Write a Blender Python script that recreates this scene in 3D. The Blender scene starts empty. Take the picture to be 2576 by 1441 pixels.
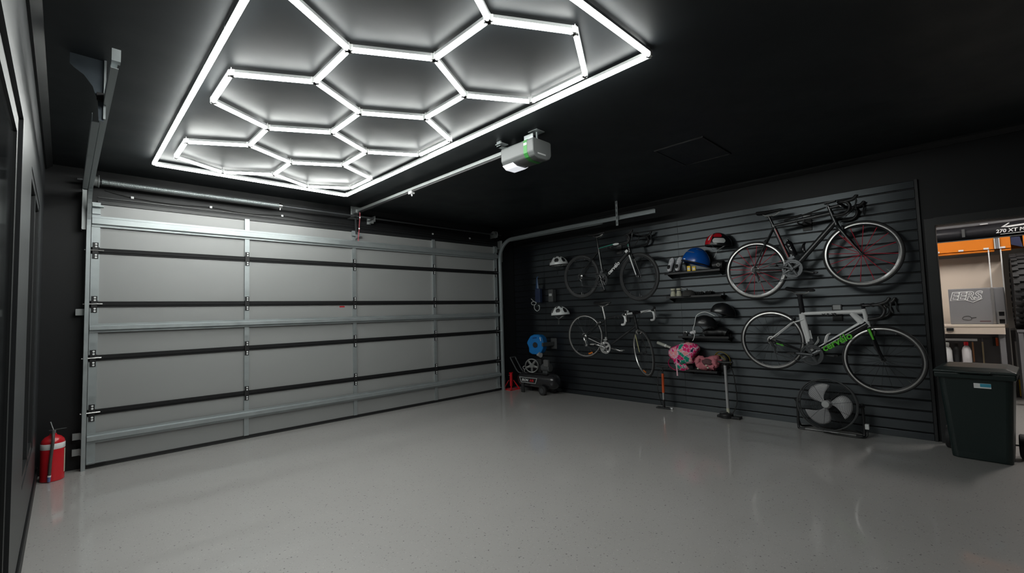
import bpy, bmesh, math, random
from mathutils import Vector, Matrix, Euler, noise
random.seed(7)
PI = math.pi
SC = bpy.context.scene
COL = SC.collection

# ------------------------------------------------------------------ camera
cam_d = bpy.data.cameras.new('camera')
cam_d.sensor_width = 36.0
cam_d.sensor_fit = 'HORIZONTAL'
cam_d.lens = 1148.77 / 2576.0 * 36.0
cam_d.clip_start = 0.02
cam_d.clip_end = 100
cam = bpy.data.objects.new('camera', cam_d)
COL.objects.link(cam)
cam.location = (-0.206, -5.918, 1.329)
cam.rotation_euler = (math.radians(93.3574), math.radians(1.6909), math.radians(-44.4138))
SC.camera = cam

# ------------------------------------------------------------------ world + exposure
W = bpy.data.worlds.new('world')
SC.world = W
W.use_nodes = True
W.node_tree.nodes['Background'].inputs[0].default_value = (0.05, 0.055, 0.065, 1)
W.node_tree.nodes['Background'].inputs[1].default_value = 0.3
SC.view_settings.view_transform = 'Standard'
SC.view_settings.look = 'None'
SC.view_settings.gamma = 1.0
SC.view_settings.exposure = 0.0
SC.view_settings.use_curve_mapping = False
TUBE_EMIT = 36.0          # the LED hexagon tubes
SIDE_EMIT = 78.0          # the LED battens of the next room

# ------------------------------------------------------------------ materials
def rgb(h):
    h = h.lstrip('#')
    c = [int(h[i:i + 2], 16) / 255 for i in (0, 2, 4)]
    return tuple(((v / 12.92) if v <= 0.04045 else ((v + 0.055) / 1.055) ** 2.4) for v in c)

MATS = {}
def mat(name, col, rough=0.5, metal=0.0, spec=0.5, emit=None, estr=0.0, var=0.0, vscale=8.0, bump=0.0, bscale=200.0,
        coat=0.0, rvar=0.0, stretch=(1, 1, 1), alpha=1.0, trans=0.0):
    if isinstance(col, str):
        col = rgb(col)
    m = bpy.data.materials.new(name)
    m.use_nodes = True
    nt = m.node_tree
    b = nt.nodes['Principled BSDF']
    b.inputs['Base Color'].default_value = (*col, 1)
    b.inputs['Roughness'].default_value = rough
    b.inputs['Metallic'].default_value = metal
    b.inputs['Specular IOR Level'].default_value = spec
    b.inputs['Coat Weight'].default_value = coat
    b.inputs['Coat Roughness'].default_value = 0.08
    b.inputs['Transmission Weight'].default_value = trans
    if emit is not None:
        b.inputs['Emission Color'].default_value = (*(rgb(emit) if isinstance(emit, str) else emit), 1)
        b.inputs['Emission Strength'].default_value = estr
    if var or bump or rvar:
        tc = nt.nodes.new('ShaderNodeTexCoord')
        mp = nt.nodes.new('ShaderNodeMapping')
        mp.inputs['Scale'].default_value = stretch
        nt.links.new(tc.outputs['Object'], mp.inputs['Vector'])
    if var or rvar:
        n = nt.nodes.new('ShaderNodeTexNoise')
        n.inputs['Scale'].default_value = vscale
        n.inputs['Detail'].default_value = 5
        nt.links.new(mp.outputs[0], n.inputs['Vector'])
    if var:
        r = nt.nodes.new('ShaderNodeMix')
        r.data_type = 'RGBA'
        r.inputs[6].default_value = (*[max(0, c * (1 - var)) for c in col], 1)
        r.inputs[7].default_value = (*[min(1, c * (1 + var)) for c in col], 1)
        nt.links.new(n.outputs['Fac'], r.inputs[0])
        nt.links.new(r.outputs[2], b.inputs['Base Color'])
    if rvar:
        mr = nt.nodes.new('ShaderNodeMapRange')
        mr.inputs[1].default_value = 0.3
        mr.inputs[2].default_value = 0.7
        mr.inputs[3].default_value = max(0.02, rough - rvar)
        mr.inputs[4].default_value = min(1, rough + rvar)
        nt.links.new(n.outputs['Fac'], mr.inputs[0])
        nt.links.new(mr.outputs[0], b.inputs['Roughness'])
    if bump:
        n2 = nt.nodes.new('ShaderNodeTexNoise')
        n2.inputs['Scale'].default_value = bscale
        n2.inputs['Detail'].default_value = 3
        nt.links.new(mp.outputs[0], n2.inputs['Vector'])
        bp = nt.nodes.new('ShaderNodeBump')
        bp.inputs['Strength'].default_value = bump
        bp.inputs['Distance'].default_value = 0.002
        nt.links.new(n2.outputs['Fac'], bp.inputs['Height'])
        nt.links.new(bp.outputs[0], b.inputs['Normal'])
    MATS[name] = m
    return m

def floor_mat():
    m = mat('epoxy_floor', (0.40, 0.395, 0.375), rough=0.42, spec=0.9, coat=0.75)
    nt = m.node_tree
    b = nt.nodes['Principled BSDF']
    tc = nt.nodes.new('ShaderNodeTexCoord')
    base = nt.nodes.new('ShaderNodeTexNoise'); base.inputs['Scale'].default_value = 2.2; base.inputs['Detail'].default_value = 6
    nt.links.new(tc.outputs['Object'], base.inputs['Vector'])
    mix0 = nt.nodes.new('ShaderNodeMix'); mix0.data_type = 'RGBA'
    mix0.inputs[6].default_value = (0.352, 0.341, 0.328, 1); mix0.inputs[7].default_value = (0.392, 0.381, 0.367, 1)
    nt.links.new(base.outputs['Fac'], mix0.inputs[0])
    prev = mix0.outputs[2]
    for scale, thr, keep, colr in ((46, 0.18, 0.72, (0.17, 0.162, 0.152)), (78, 0.22, 0.60, (0.28, 0.27, 0.255)), (60, 0.20, 0.72, (0.47, 0.46, 0.44)), (30, 0.14, 0.82, (0.09, 0.085, 0.08))):
        v = nt.nodes.new('ShaderNodeTexVoronoi'); v.inputs['Scale'].default_value = scale; v.inputs['Randomness'].default_value = 1
        nt.links.new(tc.outputs['Object'], v.inputs['Vector'])
        lt = nt.nodes.new('ShaderNodeMath'); lt.operation = 'LESS_THAN'; lt.inputs[1].default_value = thr
        nt.links.new(v.outputs['Distance'], lt.inputs[0])
        sp = nt.nodes.new('ShaderNodeSeparateColor'); nt.links.new(v.outputs['Color'], sp.inputs[0])
        gt = nt.nodes.new('ShaderNodeMath'); gt.operation = 'GREATER_THAN'; gt.inputs[1].default_value = keep
        nt.links.new(sp.outputs[0], gt.inputs[0])
        mu = nt.nodes.new('ShaderNodeMath'); mu.operation = 'MULTIPLY'
        nt.links.new(lt.outputs[0], mu.inputs[0]); nt.links.new(gt.outputs[0], mu.inputs[1])
        mx = nt.nodes.new('ShaderNodeMix'); mx.data_type = 'RGBA'
        nt.links.new(mu.outputs[0], mx.inputs[0]); nt.links.new(prev, mx.inputs[6]); mx.inputs[7].default_value = (*colr, 1)
        prev = mx.outputs[2]
    nt.links.new(prev, b.inputs['Base Color'])
    n2 = nt.nodes.new('ShaderNodeTexNoise'); n2.inputs['Scale'].default_value = 28; n2.inputs['Detail'].default_value = 4
    nt.links.new(tc.outputs['Object'], n2.inputs['Vector'])
    bp = nt.nodes.new('ShaderNodeBump'); bp.inputs['Strength'].default_value = 0.05; bp.inputs['Distance'].default_value = 0.003
    nt.links.new(n2.outputs['Fac'], bp.inputs['Height']); nt.links.new(bp.outputs[0], b.inputs['Normal'])
    return m

def floral_mat():
    m = mat('floral_cloth', (0.6, 0.05, 0.15), rough=0.8)
    nt = m.node_tree
    b = nt.nodes['Principled BSDF']
    tc = nt.nodes.new('ShaderNodeTexCoord')
    v = nt.nodes.new('ShaderNodeTexVoronoi'); v.inputs['Scale'].default_value = 17
    n = nt.nodes.new('ShaderNodeTexNoise'); n.inputs['Scale'].default_value = 30
    add = nt.nodes.new('ShaderNodeMix'); add.data_type = 'VECTOR'; add.inputs[0].default_value = 0.06
    nt.links.new(tc.outputs['Object'], n.inputs['Vector'])
    nt.links.new(tc.outputs['Object'], add.inputs[4]); nt.links.new(n.outputs['Color'], add.inputs[5])
    nt.links.new(add.outputs[1], v.inputs['Vector'])
    sp = nt.nodes.new('ShaderNodeSeparateColor'); nt.links.new(v.outputs['Color'], sp.inputs[0])
    cr = nt.nodes.new('ShaderNodeValToRGB'); cr.color_ramp.interpolation = 'CONSTANT'
    els = cr.color_ramp.elements
    els[0].position = 0; els[0].color = (0.78, 0.01, 0.16, 1)
    els[1].position = 0.33; els[1].color = (0.0, 0.30, 0.19, 1)
    for p, c in ((0.55, (0.85, 0.30, 0.32, 1)), (0.70, (0.62, 0.005, 0.14, 1)), (0.85, (0.02, 0.02, 0.06, 1))):
        e = els.new(p); e.color = c
    nt.links.new(sp.outputs[0], cr.inputs[0])
    v2 = nt.nodes.new('ShaderNodeTexVoronoi'); v2.feature = 'DISTANCE_TO_EDGE'; v2.inputs['Scale'].default_value = 17
    nt.links.new(add.outputs[1], v2.inputs['Vector'])
    lt = nt.nodes.new('ShaderNodeMath'); lt.operation = 'LESS_THAN'; lt.inputs[1].default_value = 0.055
    nt.links.new(v2.outputs['Distance'], lt.inputs[0])
    mx = nt.nodes.new('ShaderNodeMix'); mx.data_type = 'RGBA'
    nt.links.new(lt.outputs[0], mx.inputs[0]); nt.links.new(cr.outputs[0], mx.inputs[6]); mx.inputs[7].default_value = (0.75, 0.5, 0.6, 1)
    nt.links.new(mx.outputs[2], b.inputs['Base Color'])
    return m

M_FLOOR = floor_mat()
M_FLORAL = floral_mat()
M_CEIL = mat('ceiling_black_paint', (0.0112, 0.0142, 0.0166), rough=0.50, spec=0.4, var=0.35, vscale=2.5, rvar=0.08)
M_WALL = mat('wall_black_paint', (0.0075, 0.008, 0.009), rough=0.5, spec=0.35, var=0.15, vscale=3, bump=0.08, bscale=120)
M_WALLL = mat('wall_charcoal_satin', (0.024, 0.0255, 0.028), rough=0.40, var=0.1, vscale=3)
M_SLAT = mat('slatwall_slate_grey', (0.0062, 0.007, 0.009), rough=0.345, spec=1.0, var=0.10, vscale=4)
M_SLAT.node_tree.nodes['Principled BSDF'].inputs['IOR'].default_value = 1.52
_nt = M_SLAT.node_tree
_tg = _nt.nodes.new('ShaderNodeCombineXYZ'); _tg.inputs[2].default_value = 1.0
_nt.links.new(_tg.outputs[0], _nt.nodes['Principled BSDF'].inputs['Tangent'])
_nt.nodes['Principled BSDF'].inputs['Anisotropic'].default_value = 0.8
_nt.nodes['Principled BSDF'].inputs['Specular Tint'].default_value = (0.86, 0.95, 1.0, 1)
M_TRIMB = mat('trim_black', (0.018, 0.019, 0.02), rough=0.4)
M_GLASSB = mat('dark_glass', (0.006, 0.007, 0.008), rough=0.08, spec=0.5)
M_PANEL = mat('door_panel_grey', (0.27, 0.276, 0.272), rough=0.42, spec=0.9, var=0.03, vscale=2)
M_GALV = mat('galvanised_steel', (0.385, 0.42, 0.427), rough=0.43, metal=0.6, var=0.14, vscale=14, rvar=0.08)
M_GALVD = mat('galvanised_dull', (0.36, 0.38, 0.38), rough=0.42, metal=0.7, var=0.14, vscale=10)
M_BLK = mat('black_plastic', (0.012, 0.012, 0.013), rough=0.45)
M_BLKG = mat('black_gloss', (0.012, 0.012, 0.014), rough=0.22, coat=0.4)
M_RUB = mat('black_rubber', (0.016, 0.016, 0.017), rough=0.7, bump=0.1)
M_STEEL = mat('bright_steel', (0.7, 0.7, 0.7), rough=0.25, metal=1.0)
M_ALU = mat('brushed_aluminium', (0.62, 0.61, 0.60), rough=0.35, metal=0.85)
M_DALU = mat('dark_anodised', (0.09, 0.095, 0.10), rough=0.35, metal=0.6)
M_WHITE = mat('white_plastic', (0.75, 0.76, 0.76), rough=0.4)
M_WHITEP = mat('white_paint_gloss', (0.72, 0.73, 0.73), rough=0.25, coat=0.3)
M_GREYP = mat('grey_plastic', (0.38, 0.39, 0.39), rough=0.45)
M_DGREY = mat('dark_grey_plastic', (0.055, 0.058, 0.06), rough=0.5)
M_RED = mat('red_gloss', (0.55, 0.012, 0.02), rough=0.25, coat=0.3)
M_REDP = mat('red_plastic', (0.42, 0.012, 0.02), rough=0.45)
M_SPR = mat('red_anodised', (0.62, 0.02, 0.05), rough=0.4)
M_GREEN = mat('lime_green_print', (0.10, 0.52, 0.03), rough=0.4)
M_TEAL = mat('teal_print', (0.03, 0.30, 0.22), rough=0.4)
M_BLUE = mat('blue_plastic', (0.0, 0.14, 0.42), rough=0.4)
M_BLUEH = mat('blue_helmet', (0.005, 0.09, 0.42), rough=0.25, coat=0.3)
M_YEL = mat('yellow_card', (0.90, 0.60, 0.02), rough=0.5)
M_ORG = mat('orange_paint', (0.72, 0.20, 0.01), rough=0.4)
M_ORGR = mat('orange_red', (0.6, 0.09, 0.02), rough=0.4)
M_PINK = mat('pink_cloth', (0.50, 0.16, 0.19), rough=0.85, var=0.4, vscale=14)
M_MAROON = mat('maroon_cloth', (0.10, 0.045, 0.05), rough=0.85)
M_CREAM = mat('cream_cloth', (0.52, 0.51, 0.40), rough=0.8, var=0.2, vscale=40)
M_OLIVE = mat('olive_cloth', (0.32, 0.24, 0.03), rough=0.85, var=0.3, vscale=20)
M_BEIGE = mat('pale_board', (0.66, 0.57, 0.48), rough=0.3)
M_SILVERB = mat('box_grey', (0.20, 0.20, 0.21), rough=0.35)
M_SIDEW = mat('side_room_wall', (0.55, 0.53, 0.50), rough=0.7)
M_SIDEC = mat('side_room_ceiling', (0.6, 0.59, 0.57), rough=0.8)
M_BIN = mat('bin_dark_green', (0.004, 0.013, 0.012), rough=0.40, bump=0.05, bscale=300)
M_SKYB = mat('sticker_blue', (0.05, 0.33, 0.48), rough=0.4)
M_LED = mat('led_diffuser', (0.9, 0.9, 0.9), rough=0.5, emit=(0.97, 1.0, 0.965), estr=TUBE_EMIT)
M_LEDH = mat('led_housing', (0.34, 0.35, 0.35), rough=0.4)
M_SLED = mat('side_led_diffuser', (0.9, 0.9, 0.9), rough=0.5, emit=(1.0, 0.95, 0.90), estr=SIDE_EMIT)
M_LENS = mat('opener_lens', (0.7, 0.7, 0.72), rough=0.3, emit=(0.92, 0.95, 1.0), estr=0.7)
M_CABLE = mat('black_cable', (0.02, 0.02, 0.02), rough=0.5)
M_AMBER = mat('amber_reflector', (0.65, 0.16, 0.01), rough=0.25)
M_FROST = mat('milky_bottle', (0.70, 0.68, 0.70), rough=0.45)
M_BLADE = mat('fan_blade_grey', (0.40, 0.40, 0.41), rough=0.35)
M_PANELD = mat('tool_panel_dark', (0.13, 0.125, 0.13), rough=0.6)
M_TARP = mat('black_duffel', (0.020, 0.020, 0.024), rough=0.4, bump=0.6, bscale=14)

# ------------------------------------------------------------------ mesh helpers
class MB:
    def __init__(s):
        s.v = []; s.f = []
    def add(s, vs, fs):
        o = len(s.v)
        s.v += [tuple(x) for x in vs]
        s.f += [tuple(i + o for i in f) for f in fs]
        return s
    def box(s, x0, x1, y0, y1, z0, z1):
        vs = [(x0, y0, z0), (x1, y0, z0), (x1, y1, z0), (x0, y1, z0), (x0, y0, z1), (x1, y0, z1), (x1, y1, z1), (x0, y1, z1)]
        return s.add(vs, [(0, 3, 2, 1), (4, 5, 6, 7), (0, 1, 5, 4), (1, 2, 6, 5), (2, 3, 7, 6), (3, 0, 4, 7)])
    def obox(s, c, ax, ay, az):
        """box from centre and three half-axis vectors"""
        c, ax, ay, az = map(Vector, (c, ax, ay, az))
        vs = [c + ax * i + ay * j + az * k for k in (-1, 1) for i, j in ((-1, -1), (1, -1), (1, 1), (-1, 1))]
        return s.add(vs, [(0, 3, 2, 1), (4, 5, 6, 7), (0, 1, 5, 4), (1, 2, 6, 5), (2, 3, 7, 6), (3, 0, 4, 7)])
    def sweep(s, pts, r, seg=10, closed=False, up=None, cap=True):
        """sweep an ellipse along points; r number, list of numbers, or list of (across, up) pairs"""
        P = [Vector(p) for p in pts]
        n = len(P)
        rr = r if isinstance(r, (list, tuple)) else [r] * n
        if len(rr) != n:
            rr = [rr] * n
        rings = []
        prev = None
        for i in range(n):
            a = P[(i - 1) % n] if (closed or i > 0) else P[i]
            b = P[(i + 1) % n] if (closed or i < n - 1) else P[i]
            t = (b - a).normalized()
            if up is not None:
                u = Vector(up)
            elif prev is not None:
                u = prev
            else:
                u = Vector((0, 0, 1)) if abs(t.z) < 0.9 else Vector((1, 0, 0))
            u = (u - t * u.dot(t))
            if u.length < 1e-6:
                u = t.orthogonal()
            u.normalize()
            prev = u
            w = t.cross(u)
            ra, rb = rr[i] if isinstance(rr[i], (tuple, list)) else (rr[i], rr[i])
            rings.append([P[i] + w * (ra * math.cos(2 * PI * k / seg)) + u * (rb * math.sin(2 * PI * k / seg)) for k in range(seg)])
        vs = [p for ring in rings for p in ring]
        fs = []
        m = n if closed else n - 1
        for i in range(m):
            j = (i + 1) % n
            for k in range(seg):
                k2 = (k + 1) % seg
                fs.append((i * seg + k, i * seg + k2, j * seg + k2, j * seg + k))
        if cap and not closed:
            fs.append(tuple(reversed(range(seg))))
            fs.append(tuple((n - 1) * seg + k for k in range(seg)))
        return s.add(vs, fs)
    def rsweep(s, pts, w, h, up=(0, 0, 1)):
        """sweep a rectangle (w across, h along up) along points"""
        P = [Vector(p) for p in pts]
        n = len(P); rings = []
        for i in range(n):
            t = (P[min(i + 1, n - 1)] - P[max(i - 1, 0)]).normalized()
            u = Vector(up); u = (u - t * u.dot(t))
            if u.length < 1e-4:
                u = t.orthogonal()
            u.normalize()
            a = t.cross(u)
            rings.append([P[i] + a * (sx * w / 2) + u * (sy * h / 2) for sx, sy in ((-1, -1), (1, -1), (1, 1), (-1, 1))])
        vs = [p for r in rings for p in r]; fs = []
        for i in range(n - 1):
            for k in range(4):
                fs.append((i * 4 + k, i * 4 + (k + 1) % 4, i * 4 + 4 + (k + 1) % 4, i * 4 + 4 + k))
        fs.append((3, 2, 1, 0)); fs.append(tuple((n - 1) * 4 + k for k in range(4)))
        return s.add(vs, fs)
    def cyl(s, p0, p1, r0, r1=None, seg=14):
        return s.sweep([p0, p1], [r0, r0 if r1 is None else r1], seg)
    def lathe(s, prof, o=(0, 0, 0), ax=(0, 0, 1), seg=24, closed=False):
        """prof list of (radius, height along axis)"""
        o = Vector(o); ax = Vector(ax).normalized()
        u = ax.orthogonal().normalized(); w = ax.cross(u)
        n = len(prof)
        vs = [o + ax * h + (u * math.cos(2 * PI * k / seg) + w * math.sin(2 * PI * k / seg)) * r for r, h in prof for k in range(seg)]
        fs = []
        for i in range(n if closed else n - 1):
            j = (i + 1) % n
            for k in range(seg):
                k2 = (k + 1) % seg
                fs.append((i * seg + k, i * seg + k2, j * seg + k2, j * seg + k))
        if not closed:
            if prof[0][0] > 1e-6: fs.append(tuple(reversed(range(seg))))
            if prof[-1][0] > 1e-6: fs.append(tuple((n - 1) * seg + k for k in range(seg)))
        return s.add(vs, fs)
    def torus(s, o, ax, R, r, seg=48, sec=8, sq=1.0):
        prof = [(R + r * math.cos(2 * PI * k / sec), sq * r * math.sin(2 * PI * k / sec)) for k in range(sec)]
        return s.lathe(prof, o, ax, seg, closed=True)
    def ell(s, c, rx, ry, rz, seg=16, rings=9, rot=None):
        c = Vector(c)
        vs = []; fs = []
        for i in range(rings + 1):
            th = PI * i / rings
            for k in range(seg):
                ph = 2 * PI * k / seg
                p = Vector((rx * math.sin(th) * math.cos(ph), ry * math.sin(th) * math.sin(ph), rz * math.cos(th)))
                if rot is not None: p = rot @ p
                vs.append(c + p)
        for i in range(rings):
            for k in range(seg):
                k2 = (k + 1) % seg
                fs.append((i * seg + k, (i + 1) * seg + k, (i + 1) * seg + k2, i * seg + k2))
        return s.add(vs, fs)
    def prism(s, poly, m, d0, d1):
        """extrude a 2-D outline; m maps (a, b, depth) to a point"""
        n = len(poly)
        vs = [m(a, b, d0) for a, b in poly] + [m(a, b, d1) for a, b in poly]
        fs = [tuple(reversed(range(n))), tuple(range(n, 2 * n))] + [(i, (i + 1) % n, n + (i + 1) % n, n + i) for i in range(n)]
        return s.add(vs, fs)
    def mesh(s, name, material, smooth=None):
        me = bpy.data.meshes.new(name)
        me.from_pydata(s.v, [], s.f)
        bm = bmesh.new(); bm.from_mesh(me)
        bmesh.ops.remove_doubles(bm, verts=bm.verts, dist=1e-6)
        bmesh.ops.dissolve_degenerate(bm, dist=1e-7, edges=bm.edges)
        bmesh.ops.recalc_face_normals(bm, faces=bm.faces)
        bm.to_mesh(me); bm.free()
        me.materials.append(material)
        if smooth:
            for p in me.polygons: p.use_smooth = True
            me.set_sharp_from_angle(angle=math.radians(smooth))
        return me
    def build(s, name, material, parent=None, smooth=40, bevel=0.0):
        o = bpy.data.objects.new(name, s.mesh(name, material, smooth))
        COL.objects.link(o)
        if parent is not None: o.parent = parent
        if bevel:
            b = o.modifiers.new('bevel', 'BEVEL'); b.width = bevel; b.segments = 2; b.limit_method = 'ANGLE'
        return o

def inst(name, me, parent, loc=(0, 0, 0), rot=(0, 0, 0)):
    o = bpy.data.objects.new(name, me); COL.objects.link(o)
    o.parent = parent; o.location = loc; o.rotation_euler = rot
    return o
def tag(o, label, cat, group=None, kind=None):
    o['label'] = label; o['category'] = cat
    if group: o['group'] = group
    if kind: o['kind'] = kind
    return o
def thing(name, label, cat, loc=(0, 0, 0), rotz=0.0, group=None):
    o = bpy.data.objects.new(name, None); COL.objects.link(o)
    o.empty_display_size = 0.05
    o.location = loc; o.rotation_euler = (0, 0, rotz)
    return tag(o, label, cat, group)
def struct(name, mb, m, label, cat, smooth=None, bevel=0.0):
    return tag(mb.build(name, m, None, smooth, bevel), label, cat, kind='structure')
def text_mesh(name, body, size, material, ext=0.0006, shear=0.0, bold=0.0, align='LEFT', space=1.0):
    cu = bpy.data.curves.new(name, 'FONT')
    cu.body = body; cu.size = size; cu.extrude = ext; cu.shear = shear; cu.offset = bold
    cu.align_x = align; cu.align_y = 'BOTTOM_BASELINE'; cu.resolution_u = 3; cu.space_character = space
    o = bpy.data.objects.new(name, cu); COL.objects.link(o)
    dg = bpy.context.evaluated_depsgraph_get()
    me = bpy.data.meshes.new_from_object(o.evaluated_get(dg))
    bpy.data.objects.remove(o); bpy.data.curves.remove(cu)
    me.materials.clear(); me.materials.append(material); me.name = name
    return me
def frame_matrix(o, x, y):
    x = Vector(x).normalized(); z = x.cross(Vector(y)).normalized(); y = z.cross(x)
    m = Matrix((x, y, z)).transposed().to_4x4(); m.translation = Vector(o); return m
def place(me, name, parent, o, x, y):
    ob = bpy.data.objects.new(name, me); COL.objects.link(ob); ob.parent = parent
    ob.matrix_local = frame_matrix(o, x, y)
    return ob
def crumple(o, amp, scale, cuts=0):
    me = o.data
    bm = bmesh.new(); bm.from_mesh(me)
    if cuts:
        bmesh.ops.subdivide_edges(bm, edges=bm.edges, cuts=cuts, use_grid_fill=True)
    bm.normal_update()
    for v in bm.verts:
        q = v.co * scale
        d = noise.noise(q) * 0.6 + noise.noise(q * 2.3 + Vector((3.1, 1.7, 9.2))) * 0.4
        v.co += v.normal * d * amp
    bm.to_mesh(me); bm.free()
    for p in me.polygons: p.use_smooth = True
    me.update()
def catmull(pts, n=6, closed=False):
    P = [Vector(p) for p in pts]; out = []
    N = len(P)
    for i in range(N if closed else N - 1):
        p0 = P[(i - 1) % N] if (closed or i > 0) else P[i]
        p1 = P[i]; p2 = P[(i + 1) % N]
        p3 = P[(i + 2) % N] if (closed or i + 2 < N) else P[(i + 1) % N]
        for k in range(n):
            t = k / n
            out.append(0.5 * ((2 * p1) + (p2 - p0) * t + (2 * p0 - 5 * p1 + 4 * p2 - p3) * t * t + (3 * p1 - p0 - 3 * p2 + p3) * t ** 3))
    if not closed: out.append(P[-1])
    return out

# ================================================================== ROOM SHELL
XL, XR, ZC, YB = -0.355, 5.72, 2.844, -8.4
XS = 10.6                       # far wall of the next room
OY0, OY1, OZ = -5.675, -7.85, 2.043   # opening to the next room
struct('floor', MB().box(XL - 0.2, XS + 0.2, YB - 0.2, 0.30, -0.12, 0.0), M_FLOOR, 'glossy grey epoxy floor with dark flecks', 'floor')
struct('ceiling', MB().box(XL - 0.2, XR + 0.16, YB - 0.2, 0.30, ZC, ZC + 0.12), M_CEIL, 'black painted garage ceiling', 'ceiling')
DX0, DX1, DZ = -0.02, 5.24, 2.50
w = MB().box(XL - 0.2, DX0 + 0.06, 0.045, 0.25, 0, ZC).box(DX1 - 0.06, XR + 0.16, 0.045, 0.25, 0, ZC).box(DX0 + 0.06, DX1 - 0.06, 0.045, 0.25, DZ - 0.06, ZC)
struct('wall_back', w, M_WALL, 'black wall around the sectional garage door', 'wall')
# right wall (slat boards are its children)
w = MB().box(XR + 0.016, XR + 0.16, OY0, 0.045, 0, ZC).box(XR + 0.016, XR + 0.16, YB, OY1, 0, ZC).box(XR + 0.016, XR + 0.16, OY1, OY0, OZ, ZC)
wall_r = struct('wall_right', w, M_WALL, 'dark wall of horizontal slat boards with bicycles hung on it', 'wall')
DS, ZS = 0.1030, 2.4369
SEAMS = [0.04, -0.70, -3.125, -5.55]
rows = []
z = ZS
while z - DS > 0.04:
    rows.append((z - DS + 0.006, z - 0.006)); z -= DS
zlow = z
rows.insert(0, (ZS + 0.006, 2.515))
def slat_mesh(L, h):
    # face with a rounded upper and lower lip
    prof = [(0.016, 0), (0.004, 0), (0.0, 0.004), (0.0, h - 0.004), (0.004, h), (0.016, h)]
    mb = MB()
    mb.prism(prof, lambda a, b, d: (a, d, b), 0.0, L)
    return mb.mesh('slat', M_SLAT, None)
cache = {}
for z0, z1 in rows:
    for i in range(3):
        ya, yb = SEAMS[i + 1] + 0.0012, SEAMS[i] - 0.0012
        key = (round(z1 - z0, 4), i)
        if key not in cache: cache[key] = slat_mesh(yb - ya, z1 - z0)
        inst('slat', cache[key], wall_r, (XR, ya, z0))
struct('baseboard_right', MB().box(XR - 0.004, XR + 0.016, -5.55, 0.04, 0.0, zlow - 0.004), M_SLAT, 'dark base strip under the slat boards', 'baseboard', bevel=0.002)
struct('trim_1', MB().box(XR - 0.012, XR + 0.016, -5.575, -5.553, 0.0, 2.52), M_TRIMB, 'black edge strip at the end of the slat boards', 'trim')
arch = MB().box(XR - 0.018, XR + 0.016, -5.672, -5.60, 0, OZ + 0.075).box(XR - 0.018, XR + 0.016, OY1 - 0.075, OY0 + 0.003, OZ + 0.003, OZ + 0.075).box(XR - 0.018, XR + 0.016, OY1 - 0.075, OY1 - 0.003, 0, OZ)
struct('trim_2', arch, M_TRIMB, 'black architrave round the opening to the next room', 'trim', bevel=0.003)
cor = [(0, 0), (0, -0.055), (-0.012, -0.055), (-0.05, -0.016), (-0.05, 0)]
struct('trim_3', MB().prism(cor, lambda a, b, d: (XR + 0.014 + a, d, ZC + b), YB, 0.044), M_WALL, 'black cornice above the slat boards', 'trim')
struct('trim_4', MB().prism([(-a, b) for a, b in cor], lambda a, b, d: (XL + a, d, ZC + b), YB, 0.044), M_WALL, 'black cornice along the left wall', 'trim')
struct('trim_5', MB().box(DX0 + 0.03, DX1 + 0.0, 0.025, 0.045, DZ + 0.012, DZ + 0.045).box(DX0 + 0.03, DX1, 0.033, 0.045, DZ + 0.075, DZ + 0.085).box(DX0 + 0.03, DX1, 0.035, 0.045, DZ + 0.235, DZ + 0.242), M_TRIMB, 'black bead along the header above the garage door', 'trim')
# left wall with a dark glazed door and a tall window
LW = MB()
DY0, DY1, DZT = -3.06, -4.10, 2.235
WY0, WY1, WZ0, WZ1 = -0.84, -2.10, 0.42, 2.27
LW.box(XL - 0.2, XL, YB, DY1, 0, ZC).box(XL - 0.2, XL, DY1, DY0, DZT, ZC).box(XL - 0.2, XL, DY0, WY1, 0, ZC)
LW.box(XL - 0.2, XL, WY1, WY0, 0, WZ0).box(XL - 0.2, XL, WY1, WY0, WZ1, ZC).box(XL - 0.2, XL, WY0, 0.045, 0, ZC)
struct('wall_left', LW, M_WALLL, 'charcoal side wall with a glazed door and a tall window', 'wall')
d1 = struct('door_1', MB().box(XL - 0.055, XL - 0.015, DY1 + 0.004, DY0 - 0.004, 0.004, DZT - 0.004), M_GLASSB, 'near black glazed side door at the left edge', 'door')
MB().box(XL - 0.015, XL - 0.006, DY0 - 0.075, DY0 - 0.006, 0.006, DZT - 0.006).box(XL - 0.015, XL - 0.006, DY1 + 0.006, DY1 + 0.075, 0.006, DZT - 0.006).box(XL - 0.015, XL - 0.006, DY1 + 0.075, DY0 - 0.075, 0.006, 0.12).box(XL - 0.015, XL - 0.006, DY1 + 0.075, DY0 - 0.075, DZT - 0.08, DZT - 0.006).build('door_frame', M_TRIMB, d1, None)
struct('trim_6', MB().box(XL, XL + 0.008, DY0, DY0 + 0.055, 0, DZT + 0.055).box(XL, XL + 0.008, DY1 - 0.055, DY0, DZT, DZT + 0.055), M_WALLL, 'charcoal architrave of the dark side door', 'trim')
w1 = struct('window_1', MB().box(XL - 0.045, XL - 0.035, WY1, WY0, WZ0, WZ1), M_GLASSB, 'tall black window pane in the left wall', 'window')
fr = MB()
for ya, yb in ((WY1, WY1 + 0.05), (WY0 - 0.05, WY0), ((WY0 + WY1) / 2 - 0.03, (WY0 + WY1) / 2 + 0.03)):
    fr.box(XL - 0.035, XL - 0.004, ya, yb, WZ0, WZ1)
fr.box(XL - 0.035, XL - 0.004, WY1, WY0, WZ0, WZ0 + 0.05).box(XL - 0.035, XL - 0.004, WY1, WY0, WZ1 - 0.05, WZ1)
fr.build('window_frame', M_TRIMB, w1, None)
struct('baseboard_left', MB().box(XL, XL + 0.012, DY0 + 0.06, 0.04, 0, 0.085), M_WALL, 'black skirting board along the left wall', 'baseboard', bevel=0.003)
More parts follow.
